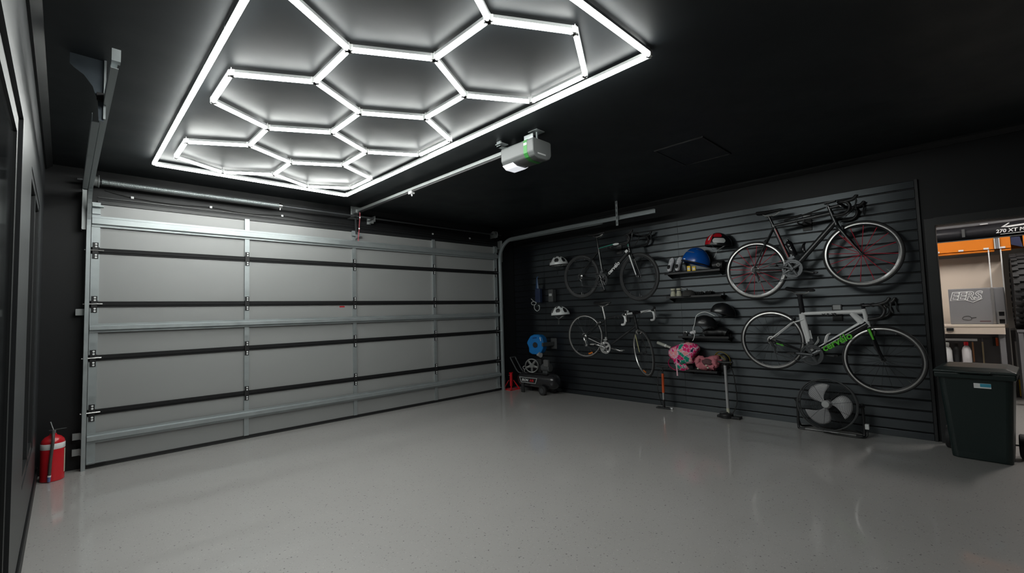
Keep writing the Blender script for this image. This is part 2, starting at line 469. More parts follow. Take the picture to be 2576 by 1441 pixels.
struct('wall_front', MB().box(XL - 0.2, XS + 0.2, YB - 0.2, YB, 0, ZC + 0.2), M_WALL, 'black wall behind the viewpoint', 'wall')
# next room shell
struct('wall_side_far', MB().box(XS, XS + 0.2, YB, -3.2, 0, 3.2), M_SIDEW, 'pale far wall of the next room', 'wall')
struct('wall_side_left', MB().box(XR + 0.16, XS, -3.4, -3.2, 0, 3.2), M_SIDEW, 'pale side wall of the next room', 'wall')
struct('ceiling_side', MB().box(XR + 0.16, XS, YB, -3.4, 2.95, 3.05), M_SIDEC, 'pale ceiling of the next room', 'ceiling')
# flush ceiling hatch
hatch = struct('trim_7', MB().box(3.815, 4.46, -4.29, -3.85, ZC - 0.006, ZC), M_CEIL, 'flush black access hatch in the ceiling', 'hatch')
MB().box(3.80, 3.815, -4.305, -3.835, ZC - 0.012, ZC).box(4.46, 4.475, -4.305, -3.835, ZC - 0.012, ZC).box(3.815, 4.46, -4.305, -4.29, ZC - 0.012, ZC).box(3.815, 4.46, -3.85, -3.835, ZC - 0.012, ZC).build('hatch_rim', M_BLK, hatch, None)

# ================================================================== HEXAGON CEILING LIGHT
hexl = thing('hexagon_light', 'white glowing hexagon grid ceiling light inside a bright rectangular border', 'ceiling light', (1.25, -2.72, ZC))
HO = Vector((1.25, -2.72, ZC))
TZ = 2.806
HS = (TZ - 1.329) / (2.784 - 1.329)      # plan scaled about the camera for this hanging height
HX = lambda x: -0.206 + (x + 0.206) * HS
HYY = lambda y: -5.918 + (y + 5.918) * HS
def tube_mesh(L):
    prof = [(-0.0115, 0.003), (-0.0135, -0.002), (-0.0135, -0.008), (-0.0105, -0.0145), (-0.004, -0.0175), (0.004, -0.0175), (0.0105, -0.0145), (0.0135, -0.008), (0.0135, -0.002), (0.0115, 0.003)]
    a = MB(); a.prism(prof, lambda y, z, d: (d, y, z), -L / 2, L / 2)
    b = MB(); b.box(-L / 2, L / 2, -0.0150, 0.0150, 0.003, 0.020)
    return a.mesh('light_tube', M_LED, 35), b.mesh('tube_housing', M_LEDH, None)
tcache = {}
clip_me = MB().box(-0.012, 0.012, -0.017, 0.017, 0.016, 0.024).cyl((0, 0, 0.024), (0, 0, ZC - TZ), 0.003, seg=6).mesh('hanging_clip', M_STEEL, None)
def tube(p, q, ea, eb, clips=False):
    p, q = Vector(p), Vector(q); d = (q - p).normalized()
    p = p + d * ea; q = q - d * eb
    L = round((q - p).length, 4)
    if L not in tcache: tcache[L] = tube_mesh(L)
    c = (p + q) / 2; a = math.atan2(d.y, d.x)
    t = inst('light_tube', tcache[L][0], hexl, Vector((c.x, c.y, TZ)) - HO, (0, 0, a))
    inst('tube_housing', tcache[L][1], t)
    if clips:
        inst('hanging_clip', clip_me, t, (0, 0, 0))
HA, HCX, HCY = 0.46 * HS, HX(1.266), HYY(-2.70)
cs = HA * math.sqrt(3) / 2
cents = [(HCX - cs, HCY + 3 * HA), (HCX + cs, HCY + 3 * HA), (HCX, HCY + 1.5 * HA), (HCX - cs, HCY), (HCX + cs, HCY), (HCX, HCY - 1.5 * HA), (HCX - cs, HCY - 3 * HA), (HCX + cs, HCY - 3 * HA)]
edges = {}; nodes = {}
for cx, cy in cents:
    vs = [(round(cx + HA * math.sin(PI / 3 * k), 3), round(cy + HA * math.cos(PI / 3 * k), 3)) for k in range(6)]
    for k in range(6):
        e = tuple(sorted((vs[k], vs[(k + 1) % 6])))
        edges[e] = 1
        for p_ in e: nodes.setdefault(p_, set()).add(e)
for a, b in edges:
    tube((*a, 0), (*b, 0), 0.016, 0.016)
def connector(p, dirs):
    mb = MB()
    for d in dirs:
        a = math.atan2(d[1], d[0]); x, y = Vector((math.cos(a), math.sin(a), 0)), Vector((-math.sin(a), math.cos(a), 0))
        mb.obox(x * 0.010 + Vector((0, 0, 0.002)), x * 0.0125, y * 0.0152, Vector((0, 0, 0.0185)))
    mb.cyl((0, 0, 0.012), (0, 0, ZC - TZ), 0.003, seg=6)
    o = mb.build('connector', M_WHITE, hexl, None); o.location = Vector((p[0], p[1], TZ)) - HO
for p_, es in nodes.items():
    dirs = []
    for e in es:
        q_ = e[1] if e[0] == p_ else e[0]
        dirs.append((q_[0] - p_[0], q_[1] - p_[1]))
    connector(p_, dirs)
FX0, FX1, FY0, FY1 = HX(0.352), HX(2.16), HYY(-4.692), HYY(-0.752)
fc = [(FX0, FY0), (FX1, FY0), (FX1, FY1), (FX0, FY1)]
for i in range(4):
    a, b = Vector(fc[i]), Vector(fc[(i + 1) % 4])
    nseg = 3 if i % 2 else 2
    for k in range(nseg):
        p_ = a.lerp(b, k / nseg); q_ = a.lerp(b, (k + 1) / nseg)
        tube((p_.x, p_.y, 0), (q_.x, q_.y, 0), 0.014 if k == 0 else 0.003, 0.014 if k == nseg - 1 else 0.003, True)
    pr = Vector(fc[i - 1])
    connector(fc[i], [tuple(b - a), tuple(pr - a)])

# ================================================================== GARAGE DOOR
gd = thing('garage_door', 'pale grey sectional garage door with black joints and galvanised struts', 'garage door', (2.6, 0, 0))
def G(x): return x - 2.6
JZ = [0.0, 0.514, 1.024, 1.535, 2.050, 2.515]
SX = [0.0, 1.3, 2.6, 3.9, 5.2]
pc = {}
M_JOINT = mat('joint_black', (0.008, 0.008, 0.009), rough=0.62, spec=0.3)
for i in range(5):
    z0, z1 = JZ[i] + (0.035 if i == 0 else 0.014), JZ[i + 1] - 0.014
    for j in range(4):
        x0, x1 = SX[j] + (0.0 if j else -0.035), SX[j + 1] + (0.0 if j < 3 else 0.035)
        h, L = round(z1 - z0, 4), round(x1 - x0, 4)
        if (L, h) not in pc:
            mb = MB().box(0, L, 0.0, 0.035, 0, h)
            mb.box(0.02, L - 0.02, -0.004, 0.0, 0.05, 0.056)
            pc[(L, h)] = MB().box(0, L, 0.0, 0.035, 0, h).mesh('panel', M_PANEL, None)
        inst('panel', pc[(L, h)], gd, (G(x0) + 0.0008, 0, z0))
for i in range(1, 5):
    MB().box(G(-0.035), G(5.235), -0.018, 0.030, JZ[i] - 0.0135, JZ[i] + 0.0135).box(G(-0.035), G(5.235), -0.016, -0.0005, JZ[i] + 0.0135, JZ[i] + 0.024).box(G(-0.035), G(5.235), -0.012, -0.0005, JZ[i] - 0.030, JZ[i] - 0.0135).build('joint_rail', M_JOINT, gd, None, 0.002)
MB().box(G(-0.035), G(5.235), -0.012, 0.035, 0.012, 0.0345).build('bottom_rail', M_BLK, gd, None)
MB().box(G(-0.035), G(5.235), -0.020, 0.03, 0.001, 0.012).build('bottom_seal', M_RUB, gd, None, 0.002)
# stiles, one per section and column
sc_ = {}
for j, x in enumerate(SX):
    wdt = 0.062 if j in (0, 4) else 0.048
    for i in range(5):
        z0, z1 = JZ[i] + (0.036 if i == 0 else 0.030), JZ[i + 1] - 0.038
        if i == 4: z1 = 2.515
        key = (wdt, round(z1 - z0, 3))
        if key not in sc_:
            h = z1 - z0
            prof = [(-wdt / 2, -0.001), (-wdt / 2, -0.024), (wdt / 2, -0.024), (wdt / 2, -0.001)]
            sc_[key] = MB().prism(prof, lambda a, b, d: (a, b, d), 0, h).mesh('stile', M_GALV, None)
        inst('stile', sc_[key], gd, (G(x), 0, z0))
hb = MB().box(-0.021, 0.021, -0.030, -0.0245, 0.022, 0.075).box(-0.021, 0.021, -0.030, -0.0245, -0.082, -0.030).box(-0.021, 0.021, -0.034, -0.020, -0.032, 0.024)
hinge_me = hb.mesh('hinge', M_BLK, None)
bolt_me = MB().lathe([(0, -0.005), (0.009, -0.004), (0.009, 0)], (0, 0, 0), (0, 1, 0), 8).mesh('bolt', M_WHITE, 30)
roll_me = MB().cyl((-0.08, -0.038, 0.0), (0.06, -0.038, 0.0), 0.006, seg=8).mesh('roller_pin', M_STEEL, 30)
for i in range(1, 5):
    for j, x in enumerate(SX):
        h = inst('hinge', hinge_me, gd, (G(x), 0, JZ[i]))
        for bz in (0.036, 0.060, -0.045, -0.068):
            inst('bolt', bolt_me, h, (0.004, -0.030, bz))
        if j in (0, 4):
            inst('roller_pin', roll_me, h, (0 if j == 0 else 0.02, 0, 0))
# horizontal strengthening struts
def strut(zc, h):
    prof = [(-0.025, h / 2), (-0.032, h / 2), (-0.032, h / 2 - 0.018), (-0.062, h / 2 - 0.026), (-0.062, -h / 2 + 0.026), (-0.032, -h / 2 + 0.018), (-0.032, -h / 2), (-0.025, -h / 2)]
    MB().prism(prof, lambda a, b, d: (d, a, zc + b), G(-0.030), G(5.230)).build('strut', M_GALV, gd, None)
strut(2.330, 0.105)
strut(1.305, 0.085)
strut(0.276, 0.090)
# top and bottom brackets
for s_, x in ((-1, 0.0), (1, 5.2)):
    MB().box(G(x) - 0.03, G(x) + 0.03, -0.045, -0.025, 2.40, 2.50).box(G(x) - 0.03, G(x) + 0.05, -0.10, -0.045, 2.462, 2.47).build('top_bracket', M_GALV, gd, None)
    MB().box(G(x) - 0.03, G(x) + 0.03, -0.030, -0.025, 0.045, 0.10).box(G(x) - 0.03 - (0.08 if s_ > 0 else 0), G(x) + 0.03 + (0.08 if s_ < 0 else 0), -0.052, -0.025, 0.05, 0.058).build('bottom_bracket', M_GALV, gd, None)
MB().box(G(2.56), G(2.64), -0.06, -0.025, 2.44, 2.50).prism([(2.60, 2.50), (2.70, 2.46), (2.60, 2.40)], lambda a, b, d: (G(a), d, b), -0.075, -0.07).build('arm_bracket', M_GALV, gd, None)
MB().box(G(2.40), G(2.47), -0.0012, 0.0, 1.474, 1.492).build('maker_sticker', M_REDP, gd, None)

# tracks
def track(name, x, label, side):
    t = thing(name, label, 'door track', (x, -0.045, 0))
    pts = [(0, -0.012, 0.0), (0, -0.012, 1.2), (0, -0.012, 2.28)]
    for k in range(1, 10):
        a = k / 9 * PI / 2
        pts.append((0, -0.012 - 0.32 * (1 - math.cos(a)), 2.28 + 0.325 * math.sin(a)))
    pts += [(0, -1.5, 2.613), (0, -2.995, 2.607)]
    P = [Vector(p) for p in pts]
    # C-shaped channel: web on the outer side, two lips
    def off(d):
        out = []
        for i, p in enumerate(P):
            tt = (P[min(i + 1, len(P) - 1)] - P[max(i - 1, 0)]).normalized()
            n = Vector((0, -tt.z, tt.y))
            out.append(p + n * d)
        return out
    mb = MB()
    mb.rsweep([p + Vector((side * 0.014, 0, 0)) for p in P], 0.052, 0.003, up=(1, 0, 0))
    mb.rsweep([p for p in off(0.026)], 0.003, 0.030, up=(1, 0, 0))
    mb.rsweep([p for p in off(-0.026)], 0.003, 0.030, up=(1, 0, 0))
    mb.build('rail', M_GALV, t, None)
    # wall angle and jamb brackets
    MB().box(side * 0.018, side * 0.050, -0.004, 0.004, 2.24, 2.62).box(side * 0.046, side * 0.050, -0.03, 0.085, 2.24, 2.62).build('flag_bracket', M_GALVD, t, None)
    for zc in (0.168, 0.312, 1.459):
        j = MB().box(side * 0.016, side * 0.075, 0.020, 0.026, zc - 0.03, zc + 0.03).box(side * 0.016, side * 0.022, -0.01, 0.026, zc - 0.03, zc + 0.03).box(side * 0.05, side * 0.075, 0.026, 0.0895, zc - 0.022, zc + 0.022).build('jamb_bracket', M_GALVD, t, None)
    # stiffening angle lying along the horizontal rail
    MB().box(side * 0.020, side * 0.055, -2.15, -0.25, 2.575, 2.579).box(side * 0.051, side * 0.055, -2.15, -0.25, 2.579, 2.632).build('stiffener', M_GALV, t, None)
    return t
tl = track('door_track', -0.052, 'galvanised door track on the left, bending from the floor to the ceiling', -1)
tr = track('door_track', 5.275, 'galvanised door track on the right, bending back beside the slat boards', 1)
# hangers from the ceiling
hs = MB().box(-0.021, -0.017, -2.452, -2.418, 2.50, ZC).box(-0.017, 0.014, -2.422, -2.418, 2.52, ZC).build('hanger_strap', M_GALV, tr, None)
for k in range(5):
    MB().box(-0.0225, -0.021, -2.439, -2.431, 2.52 + k * 0.07, 2.555 + k * 0.07).build('slot', M_BLK, hs, None)
gus = [(-0.158, 2.843), (-0.012, 2.843), (-0.012, 2.49), (-0.034, 2.49), (-0.040, 2.60), (-0.062, 2.68), (-0.098, 2.735), (-0.140, 2.765), (-0.158, 2.785)]
MB().prism(gus, lambda a, b, d: (a, d, b), -2.445, -2.440).build('hanger_plate', mat('blued_steel', (0.10, 0.12, 0.14), rough=0.35, metal=0.6, var=0.3, vscale=12), tl, None)
MB().box(-0.016, -0.006, -2.46, -2.445, 2.50, 2.843).build('hanger_strap', M_GALV, tl, None)
MB().box(-0.045, 0.01, -2.47, -2.446, 2.60, 2.645).build('hanger_clamp', M_BLK, tl, None)
MB().box(-0.014, 0.020, -3.035, -2.995, 2.60, 2.66).build('end_stop', M_GALV, tl, None)

# torsion bar with spring
tb = thing('torsion_bar', 'steel torsion bar with a long bright spring tube above the garage door', 'torsion bar', (2.6, -0.12, 2.70))
MB().cyl((-2.74, 0, 0), (2.66, 0, 0), 0.0115, seg=10).build('shaft', M_DALU, tb)
sp = [(x_, 0.0215 * math.cos(a_), 0.0215 * math.sin(a_)) for k in range(0) for x_, a_ in ()]
mb = MB().cyl((-2.57, 0, 0), (-0.98, 0, 0), 0.0205, seg=14)
for k in range(140):
    x_ = -2.565 + k * 0.01132
    mb.torus((x_, 0, 0), (1, 0, 0), 0.0215, 0.0032, 12, 5)
mb.build('spring', M_GALV, tb)
MB().cyl((-0.99, 0, 0), (-0.955, 0, 0), 0.032, seg=12).cyl((-0.972, 0, -0.05), (-0.972, 0, 0), 0.007, seg=8).build('winding_cone', M_STEEL, tb)
for x_, s_ in ((-2.62, -1), (2.50, 1)):
    MB().lathe([(0.012, -0.03), (0.055, -0.028), (0.055, -0.02), (0.045, -0.016), (0.050, 0.022), (0.060, 0.026), (0.060, 0.032), (0.012, 0.034)], (x_, 0, 0), (1, 0, 0), 20).build('cable_drum', M_GALVD, tb)
    MB().box(x_ + s_ * 0.05 - 0.003, x_ + s_ * 0.05 + 0.003, -0.03, 0.164, -0.05, 0.05).build('end_plate', M_GALVD, tb, None)
MB().box(0.245, 0.251, -0.03, 0.16, -0.05, 0.03).box(0.22, 0.28, 0.155, 0.164, -0.06, 0.04).box(0.20, 0.235, -0.01, 0.02, -0.075, -0.04).build('centre_bearing', M_GALVD, tb, None)
for k, x_ in enumerate((2.55, 2.56)):
    pass
# cable with clips on the header
cb = tag(MB().sweep(catmull([(0.06, 0.036, 2.655), (0.27, 0.036, 2.615), (0.60, 0.036, 2.598), (0.95, 0.036, 2.612), (1.32, 0.036, 2.590), (1.70, 0.036, 2.615), (2.1, 0.036, 2.60), (2.5, 0.036, 2.612), (2.95, 0.036, 2.605), (3.9, 0.036, 2.615), (4.5, 0.036, 2.607), (5.1, 0.036, 2.62)], 6), 0.004, 6).build('sensor_cable', M_CABLE), 'thin black cable clipped along the header above the garage door', 'cable')
for x_ in (0.27, 0.95, 1.70, 3.93, 4.68):
    MB().box(x_ - 0.012, x_ + 0.012, 0.0285, 0.0449, 2.603, 2.627).build('cable_clip', M_WHITE, cb, None, 0.002)

# opener
op = thing('door_opener', 'grey ceiling mounted garage door opener with green stripe and lit lens', 'door opener', (2.6, -3.06, ZC))
def OP(y): return y + 3.06
prof = [(-0.115, -0.095), (-0.115, -0.20), (-0.095, -0.232), (-0.05, -0.252), (0.05, -0.252), (0.095, -0.232), (0.115, -0.20), (0.115, -0.095), (0.10, -0.085), (-0.10, -0.085)]
MB().prism(prof, lambda a, b, d: (a, d, b), -0.41, -0.03).build('body', mat('opener_grey', (0.085, 0.09, 0.09), rough=0.5), op, 30, 0.008)
MB().prism([(-0.100, -0.231), (-0.052, -0.262), (0.052, -0.262), (0.100, -0.231)], lambda a, b, d: (a, d, b), -0.16, -0.024).build('light_lens', M_LENS, op, 30, 0.006)
MB().prism([(a * 1.012, b * 1.0 - (0.002 if b < -0.15 else -0.001)) for a, b in prof], lambda a, b, d: (a, d, b), -0.345, -0.305).build('green_stripe', mat('opener_green', (0.02, 0.17, 0.025), rough=0.5), op, 30)
MB().box(-0.1175, -0.1165, -0.343, -0.307, -0.135, -0.115).build('label_patch', M_GREYP, op, None)
MB().box(-0.06, 0.04, -0.4112, -0.4102, -0.215, -0.203).build('brand_print', M_GREYP, op, None)
MB().box(-0.022, 0.022, -0.03, 2.92, -0.092, -0.058).build('rail', M_GALVD, op, None, 0.004)
MB().box(-0.012, 0.012, 0.0, 2.9, -0.108, -0.0925).build('belt', M_BLK, op, None)
MB().box(-0.04, 0.04, 2.90, 3.02, -0.11, -0.03).box(-0.05, 0.05, 3.02, 3.03, -0.16, 0.0).box(-0.06, 0.06, 3.02, 3.103, -0.165, -0.155).build('header_bracket', M_GALVD, op, None)
MB().box(-0.05, 0.05, -0.40, -0.30, -0.005, 0.0).box(-0.006, 0.006, -0.36, -0.35, -0.09, 0.0).box(-0.10, -0.094, -0.40, -0.30, -0.09, -0.05).build('rear_hanger', M_GALV, op, None)
MB().box(-0.10, 0.10, -0.015, 0.035, -0.050, -0.044).box(-0.10, -0.085, -0.015, 0.035, -0.05, 0.0).box(0.085, 0.10, -0.015, 0.035, -0.05, 0.0).box(-0.13, -0.05, -0.06, 0.02, -0.04, -0.034).build('front_hanger', M_GALV, op, None)
MB().box(-0.022, 0.022, 1.555, 1.62, -0.125, -0.093).cyl((0, 1.58, -0.125), (0, 1.575, -0.152), 0.008, seg=8).build('trolley', M_WHITE, op, None)
MB().obox((0.0, 2.985, -0.235), (0.012, 0, 0), (0, 0.004, 0), (0, 0.055 * 0.3, 0.15)).build('door_arm', M_DALU, op, None)
cord = tag(MB().sweep(catmull([(2.60, -0.20, 2.735), (2.597, -0.205, 2.66), (2.592, -0.20, 2.58), (2.585, -0.205, 2.50), (2.578, -0.20, 2.42), (2.574, -0.20, 2.35)], 4), 0.0055, 6).build('release_cord', mat('red_cord', (0.40, 0.07, 0.09), rough=0.7)), 'red emergency release cord hanging below the opener rail', 'cord')
MB().ell((2.5975, -0.205, 2.665), 0.010, 0.010, 0.012).ell((2.5865, -0.204, 2.515), 0.010, 0.010, 0.012).build('knot', M_WHITE, cord)

# ================================================================== BICYCLES
YB_ = XR - 0.25
def bicycle(label, c, group='road bicycles hung on the slat wall'):
    """points are (s, z): s runs along the wall towards the viewer; local x = s, local -y faces the room"""
    rh, fh, bb, scl, spt, ht, hb_ = [Vector(c[k]) for k in ('rh', 'fh', 'bb', 'sc', 'sp', 'ht', 'hb')]
    o2 = Vector(((rh.x + fh.x) / 2, min(rh.y, fh.y) - 0.33))
    root = thing('road_bicycle', label, 'bicycle', (YB_, -o2.x, o2.y), -PI / 2, group)
    L = lambda p, y=0.0: Vector((p[0] - o2.x, y, p[1] - o2.y))
    RH, FH, BB, SCL, SPT, HT, HB = [L(p) for p in (rh, fh, bb, scl, spt, ht, hb_)]
    axis = (HT - HB).normalized()
    ST = Matrix.Translation(HB) @ Matrix.Rotation(c.get('steer', 0.0), 4, axis) @ Matrix.Translation(-HB)
    T = lambda p: ST @ Vector(p)
    fm, km = c['frame_mat'], c['fork_mat']
    # ---- wheels
    R = c.get('R', 0.330)
    spk = c.get('spoke_mat', M_DALU)
    sr = c.get('spoke_r', 0.0013)
    rd = c.get('rim_depth', 0.024)
    rin = R - 0.024 - rd
    spoke_me = MB().cyl((0.018, 0.026, 0), (rin + 0.004, 0.002, 0), sr, seg=5).mesh('spoke', spk, 30)
    spoke_me2 = MB().cyl((0.018, -0.026, 0), (rin + 0.004, -0.002, 0), sr, seg=5).mesh('spoke', spk, 30)
    tire_me = MB().torus((0, 0, 0), (0, 1, 0), R - 0.0125, 0.0125, 72, 8).mesh('tire', M_RUB, 60)
    rim_p = [(R - 0.021, -0.010), (R - 0.022, -0.0105), (R - 0.022 - c.get('track', 0.012), -0.0105), (R - 0.022 - c.get('track', 0.012), 0.0105), (R - 0.021, 0.010)]
    rim_me = MB().lathe(rim_p, (0, 0, 0), (0, 1, 0), 72, closed=True).mesh('rim', c['rim_mat'], 40)
    body_me = MB().lathe([(R - 0.0222 - c.get('track', 0.012), -0.0100), (rin + 0.003, -0.007), (rin, 0), (rin + 0.003, 0.007), (R - 0.0222 - c.get('track', 0.012), 0.0100)], (0, 0, 0), (0, 1, 0), 72, closed=True).mesh('rim_body', c.get('rim_body_mat', c['rim_mat']), 40)
    hub_me = MB().lathe([(0.006, -0.05), (0.012, -0.048), (0.012, -0.034), (0.021, -0.030), (0.021, -0.024), (0.011, -0.018), (0.011, 0.018), (0.021, 0.024), (0.021, 0.030), (0.012, 0.034), (0.012, 0.048), (0.006, 0.05)], (0, 0, 0), (0, 1, 0), 16).mesh('hub', M_DALU, 40)
    valve_me = MB().cyl((rin + 0.002, 0, 0), (rin - 0.035, 0, 0), 0.0025, seg=6).mesh('valve', M_STEEL, 30)
    nip_me = MB().cyl((rin + 0.001, 0, 0), (rin - 0.010, 0, 0), 0.0028, seg=6).mesh('spoke_nipple', M_ALU, 30)
    for nm, ctr, steer in (('rear_wheel', RH, False), ('front_wheel', FH, True)):
        wh = inst(nm, tire_me, root)
        mt = Matrix.Translation(ctr)
        wh.matrix_local = (ST @ mt) if steer else mt
        inst('rim', rim_me, wh); inst('rim_body', body_me, wh); inst('hub', hub_me, wh)
        n = c.get('spokes', 20)
        for k in range(n):
            a = 2 * PI * k / n + 0.1
            inst('spoke', spoke_me if k % 2 else spoke_me2, wh, (0, 0, 0), (0, a, 0))
            if k % 2 == 0: inst('spoke_nipple', nip_me, wh, (0, 0, 0), (0, a, 0))
        inst('valve', valve_me, wh, (0, 0, 0), (0, c.get('valve', 0.9), 0))
        if c.get('reflectors'):
            a = 1.25 if nm == 'rear_wheel' else 1.75
            mbr = MB()
            pts = [((rin - 0.022) * math.cos(a + t_), 0, -(rin - 0.022) * math.sin(a + t_)) for t_ in (-0.14, -0.07, 0, 0.07, 0.14)]
            mbr.sweep(pts, (0.004, 0.011), 8)
            mbr.build('reflector', M_AMBER, wh)
    # cassette, derailleur
    MB().lathe([(0.012, -0.045), (0.018, -0.044), (0.020, -0.040), (0.024, -0.039), (0.027, -0.035), (0.031, -0.034), (0.036, -0.029), (0.041, -0.028), (0.044, -0.023), (0.012, -0.022)], RH, (0, 1, 0), 28).build('cassette', M_ALU, root)
    dz = RH + Vector((0.005, -0.045, -0.02))
    MB().sweep([dz, dz + Vector((0.015, -0.012, -0.035)), dz + Vector((0.03, -0.004, -0.055)), dz + Vector((0.035, 0.004, -0.11))], [(0.009, 0.012), (0.013, 0.016), (0.009, 0.010), (0.005, 0.010)], 8).lathe([(0.004, -0.005), (0.020, -0.004), (0.020, 0.004), (0.004, 0.005)], dz + Vector((0.035, 0.006, -0.115)), (0, 1, 0), 14).lathe([(0.004, -0.005), (0.018, -0.004), (0.018, 0.004), (0.004, 0.005)], dz + Vector((0.03, 0.004, -0.058)), (0, 1, 0), 14).build('derailleur', c.get('drv_mat', M_DALU), root)
    # ---- frame
    rt = c.get('tube', 0.016)
    dt = c.get('down', 0.021)
    ae = c.get('aero', 1.0)
    up_ = (0, 1, 0)
    top_end = HT - axis * 0.022
    fr_ = MB()
    hdir = (HT - HB)
    if c.get('ttcurve'):
        mid = (SCL + top_end) / 2 + Vector((0, 0, c['ttcurve']))
        fr_.sweep(catmull([SCL, mid, top_end], 5), [(0.011 * ae, 0.012)] * 11, 12, up=up_) if False else fr_.sweep(catmull([SCL, mid, top_end], 5), 0.013, 10)
    else:
        fr_.sweep([SCL, top_end], [(rt * 0.85 * ae, rt * 0.75), (rt * 1.15 * ae, rt * 0.85)], 12, up=up_)
    fr_.sweep([SCL + (SCL - BB).normalized() * 0.012, BB], [(rt * ae, rt * 0.8), (rt * 1.15 * ae, rt)], 12, up=up_)
    fr_.sweep([HB - axis * 0.004, HT + axis * 0.002], [0.022, 0.019], 14)
    fr_.cyl(BB + Vector((0, -0.038, 0)), BB + Vector((0, 0.038, 0)), 0.022, seg=16)
    down_mb = MB(); down_mb.sweep([HB + axis * 0.028, BB + (HB - BB).normalized() * 0.012], [(dt * 1.05 * ae, dt), (dt * ae, dt)], 14, up=up_)
    for s_ in (-1, 1):
        y = s_ * 0.062
        st = [SCL + (BB - SCL).normalized() * c.get('stay_drop', 0.02) + Vector((0, s_ * 0.010, 0)), SCL.lerp(RH, 0.35) + Vector((0, s_ * 0.024, 0)), RH + Vector((0.0, y, 0.012))]
        fr_.sweep(st, [0.009, 0.008, 0.006], 8)
    ch = MB()
    for s_ in (-1, 1):
        y = s_ * 0.062
        ch.sweep([BB + Vector((-0.01, s_ * 0.022, 0)), BB.lerp(RH, 0.30) + Vector((0, s_ * 0.032, 0)), RH + Vector((0.006, y, 0))], [(0.009, 0.015), (0.008, 0.013), (0.006, 0.008)], 8, up=up_)
        ch.obox(RH + Vector((0.0, s_ * 0.062, 0.0)), (0.016, 0, 0), (0, 0.003, 0), (0, 0, 0.016))
    fr_.build('frame', fm, root)
    down_mb.build('down_tube', c.get('down_mat', fm), root)
    ch.build('chain_stay', c.get('chain_mat', fm), root)
    # ---- fork
    fk = MB()
    crown = HB - axis * 0.012
    fk.lathe([(0.022, 0), (0.023, -0.018), (0.017, -0.03)], HB - axis * 0.003, axis, 14)
    for s_ in (-1, 1):
        q0 = crown + Vector((0, s_ * 0.012, 0)); q1 = crown.lerp(FH, 0.16) + Vector((0, s_ * 0.034, 0)); q3 = FH + Vector((0, s_ * 0.050, 0.0)); q2 = crown.lerp(FH, 0.6) + Vector((-0.004, s_ * 0.042, 0))
        fk.sweep(catmull([q0, q1, q2, q3], 4), [(0.016, 0.013)] * 2 + [(0.017, 0.010)] * 3 + [(0.014, 0.008)] * 4 + [(0.010, 0.006)] * 4, 10, up=up_)
    fk.v = [tuple(T(p)) for p in fk.v]
    fk.build('fork', km, root)
    if c.get('fork_stripe'):
        m_, a_, b_ = c['fork_stripe']
        mb = MB().sweep([crown.lerp(FH, a_) + Vector((0.004, -0.0505, 0)), crown.lerp(FH, b_) + Vector((0.004, -0.0535, 0))], [(0.012, 0.003), (0.007, 0.003)], 8, up=up_)
        mb.v = [tuple(T(p)) for p in mb.v]; mb.build('fork_decal', m_, root)
    # ---- seat post + saddle
    MB().sweep([SCL + (SPT - SCL) * -0.05, SPT], [(0.0135 * c.get('post', 1.0), 0.013)] * 2, 12, up=up_).sweep([SPT + Vector((-0.03, 0, 0.002)), SPT + Vector((0.03, 0, 0.002))], [(0.014, 0.010)] * 2, 8).build('seat_post', c.get('post_mat', M_BLKG), root)
    sl = c.get('saddle_tilt', 0.0)
    sec = [(-0.135, 0.045, 0.012), (-0.125, 0.068, 0.022), (-0.07, 0.066, 0.024), (-0.01, 0.045, 0.020), (0.05, 0.026, 0.018), (0.11, 0.020, 0.016), (0.135, 0.012, 0.010)]
    so = SPT + Vector((0.01, 0, 0.050))
    MB().sweep([so + Vector((x, 0, sl * x + (0.008 if x < -0.1 else 0))) for x, a, b in sec], [(a, b) for x, a, b in sec], 14, up=(0, 0, 1)).build('saddle', c.get('saddle_mat', M_BLK), root)
    MB().sweep([so + Vector((-0.08, -0.022, -0.015)), so + Vector((-0.03, -0.022, -0.042)), so + Vector((0.04, -0.022, -0.042)), so + Vector((0.10, -0.008, -0.012))], 0.0035, 6).sweep([so + Vector((-0.08, 0.022, -0.015)), so + Vector((-0.03, 0.022, -0.042)), so + Vector((0.04, 0.022, -0.042)), so + Vector((0.10, 0.008, -0.012))], 0.0035, 6).build('saddle_rail', M_STEEL, root)
    # ---- stem, bar, levers
    sh = c.get('stem_h', 0.03); sl_ = c.get('stem_l', 0.09)
    S0 = HT + axis * sh
    fwd = Vector((1, 0, c.get('stem_up', 0.05))).normalized()
    BC = S0 + fwd * sl_
    mb = MB().cyl(HT, S0 + axis * 0.022, 0.0165, seg=14).sweep([S0, BC], [0.018, 0.016], 12).cyl(BC + Vector((0, -0.024, 0)), BC + Vector((0, 0.024, 0)), 0.021, seg=14)
    mb.v = [tuple(T(p)) for p in mb.v]; mb.build('stem', c.get('stem_mat', M_BLKG), root)
    roll = c.get('roll', 0.0)
    Rr = Matrix.Rotation(-roll, 3, 'Y')
    hw = c.get('bar', 0.20)
    def bp(x, y, z): return tuple(T(BC + Rr @ Vector((x, 0, z)) + Vector((0, y, 0))))
    mb = MB().sweep([bp(0, -0.07, 0), bp(0, 0.07, 0)], 0.0145, 10)
    mb.build('bar_clamp_section', M_BLKG, root)
    grips = MB(); levers = []
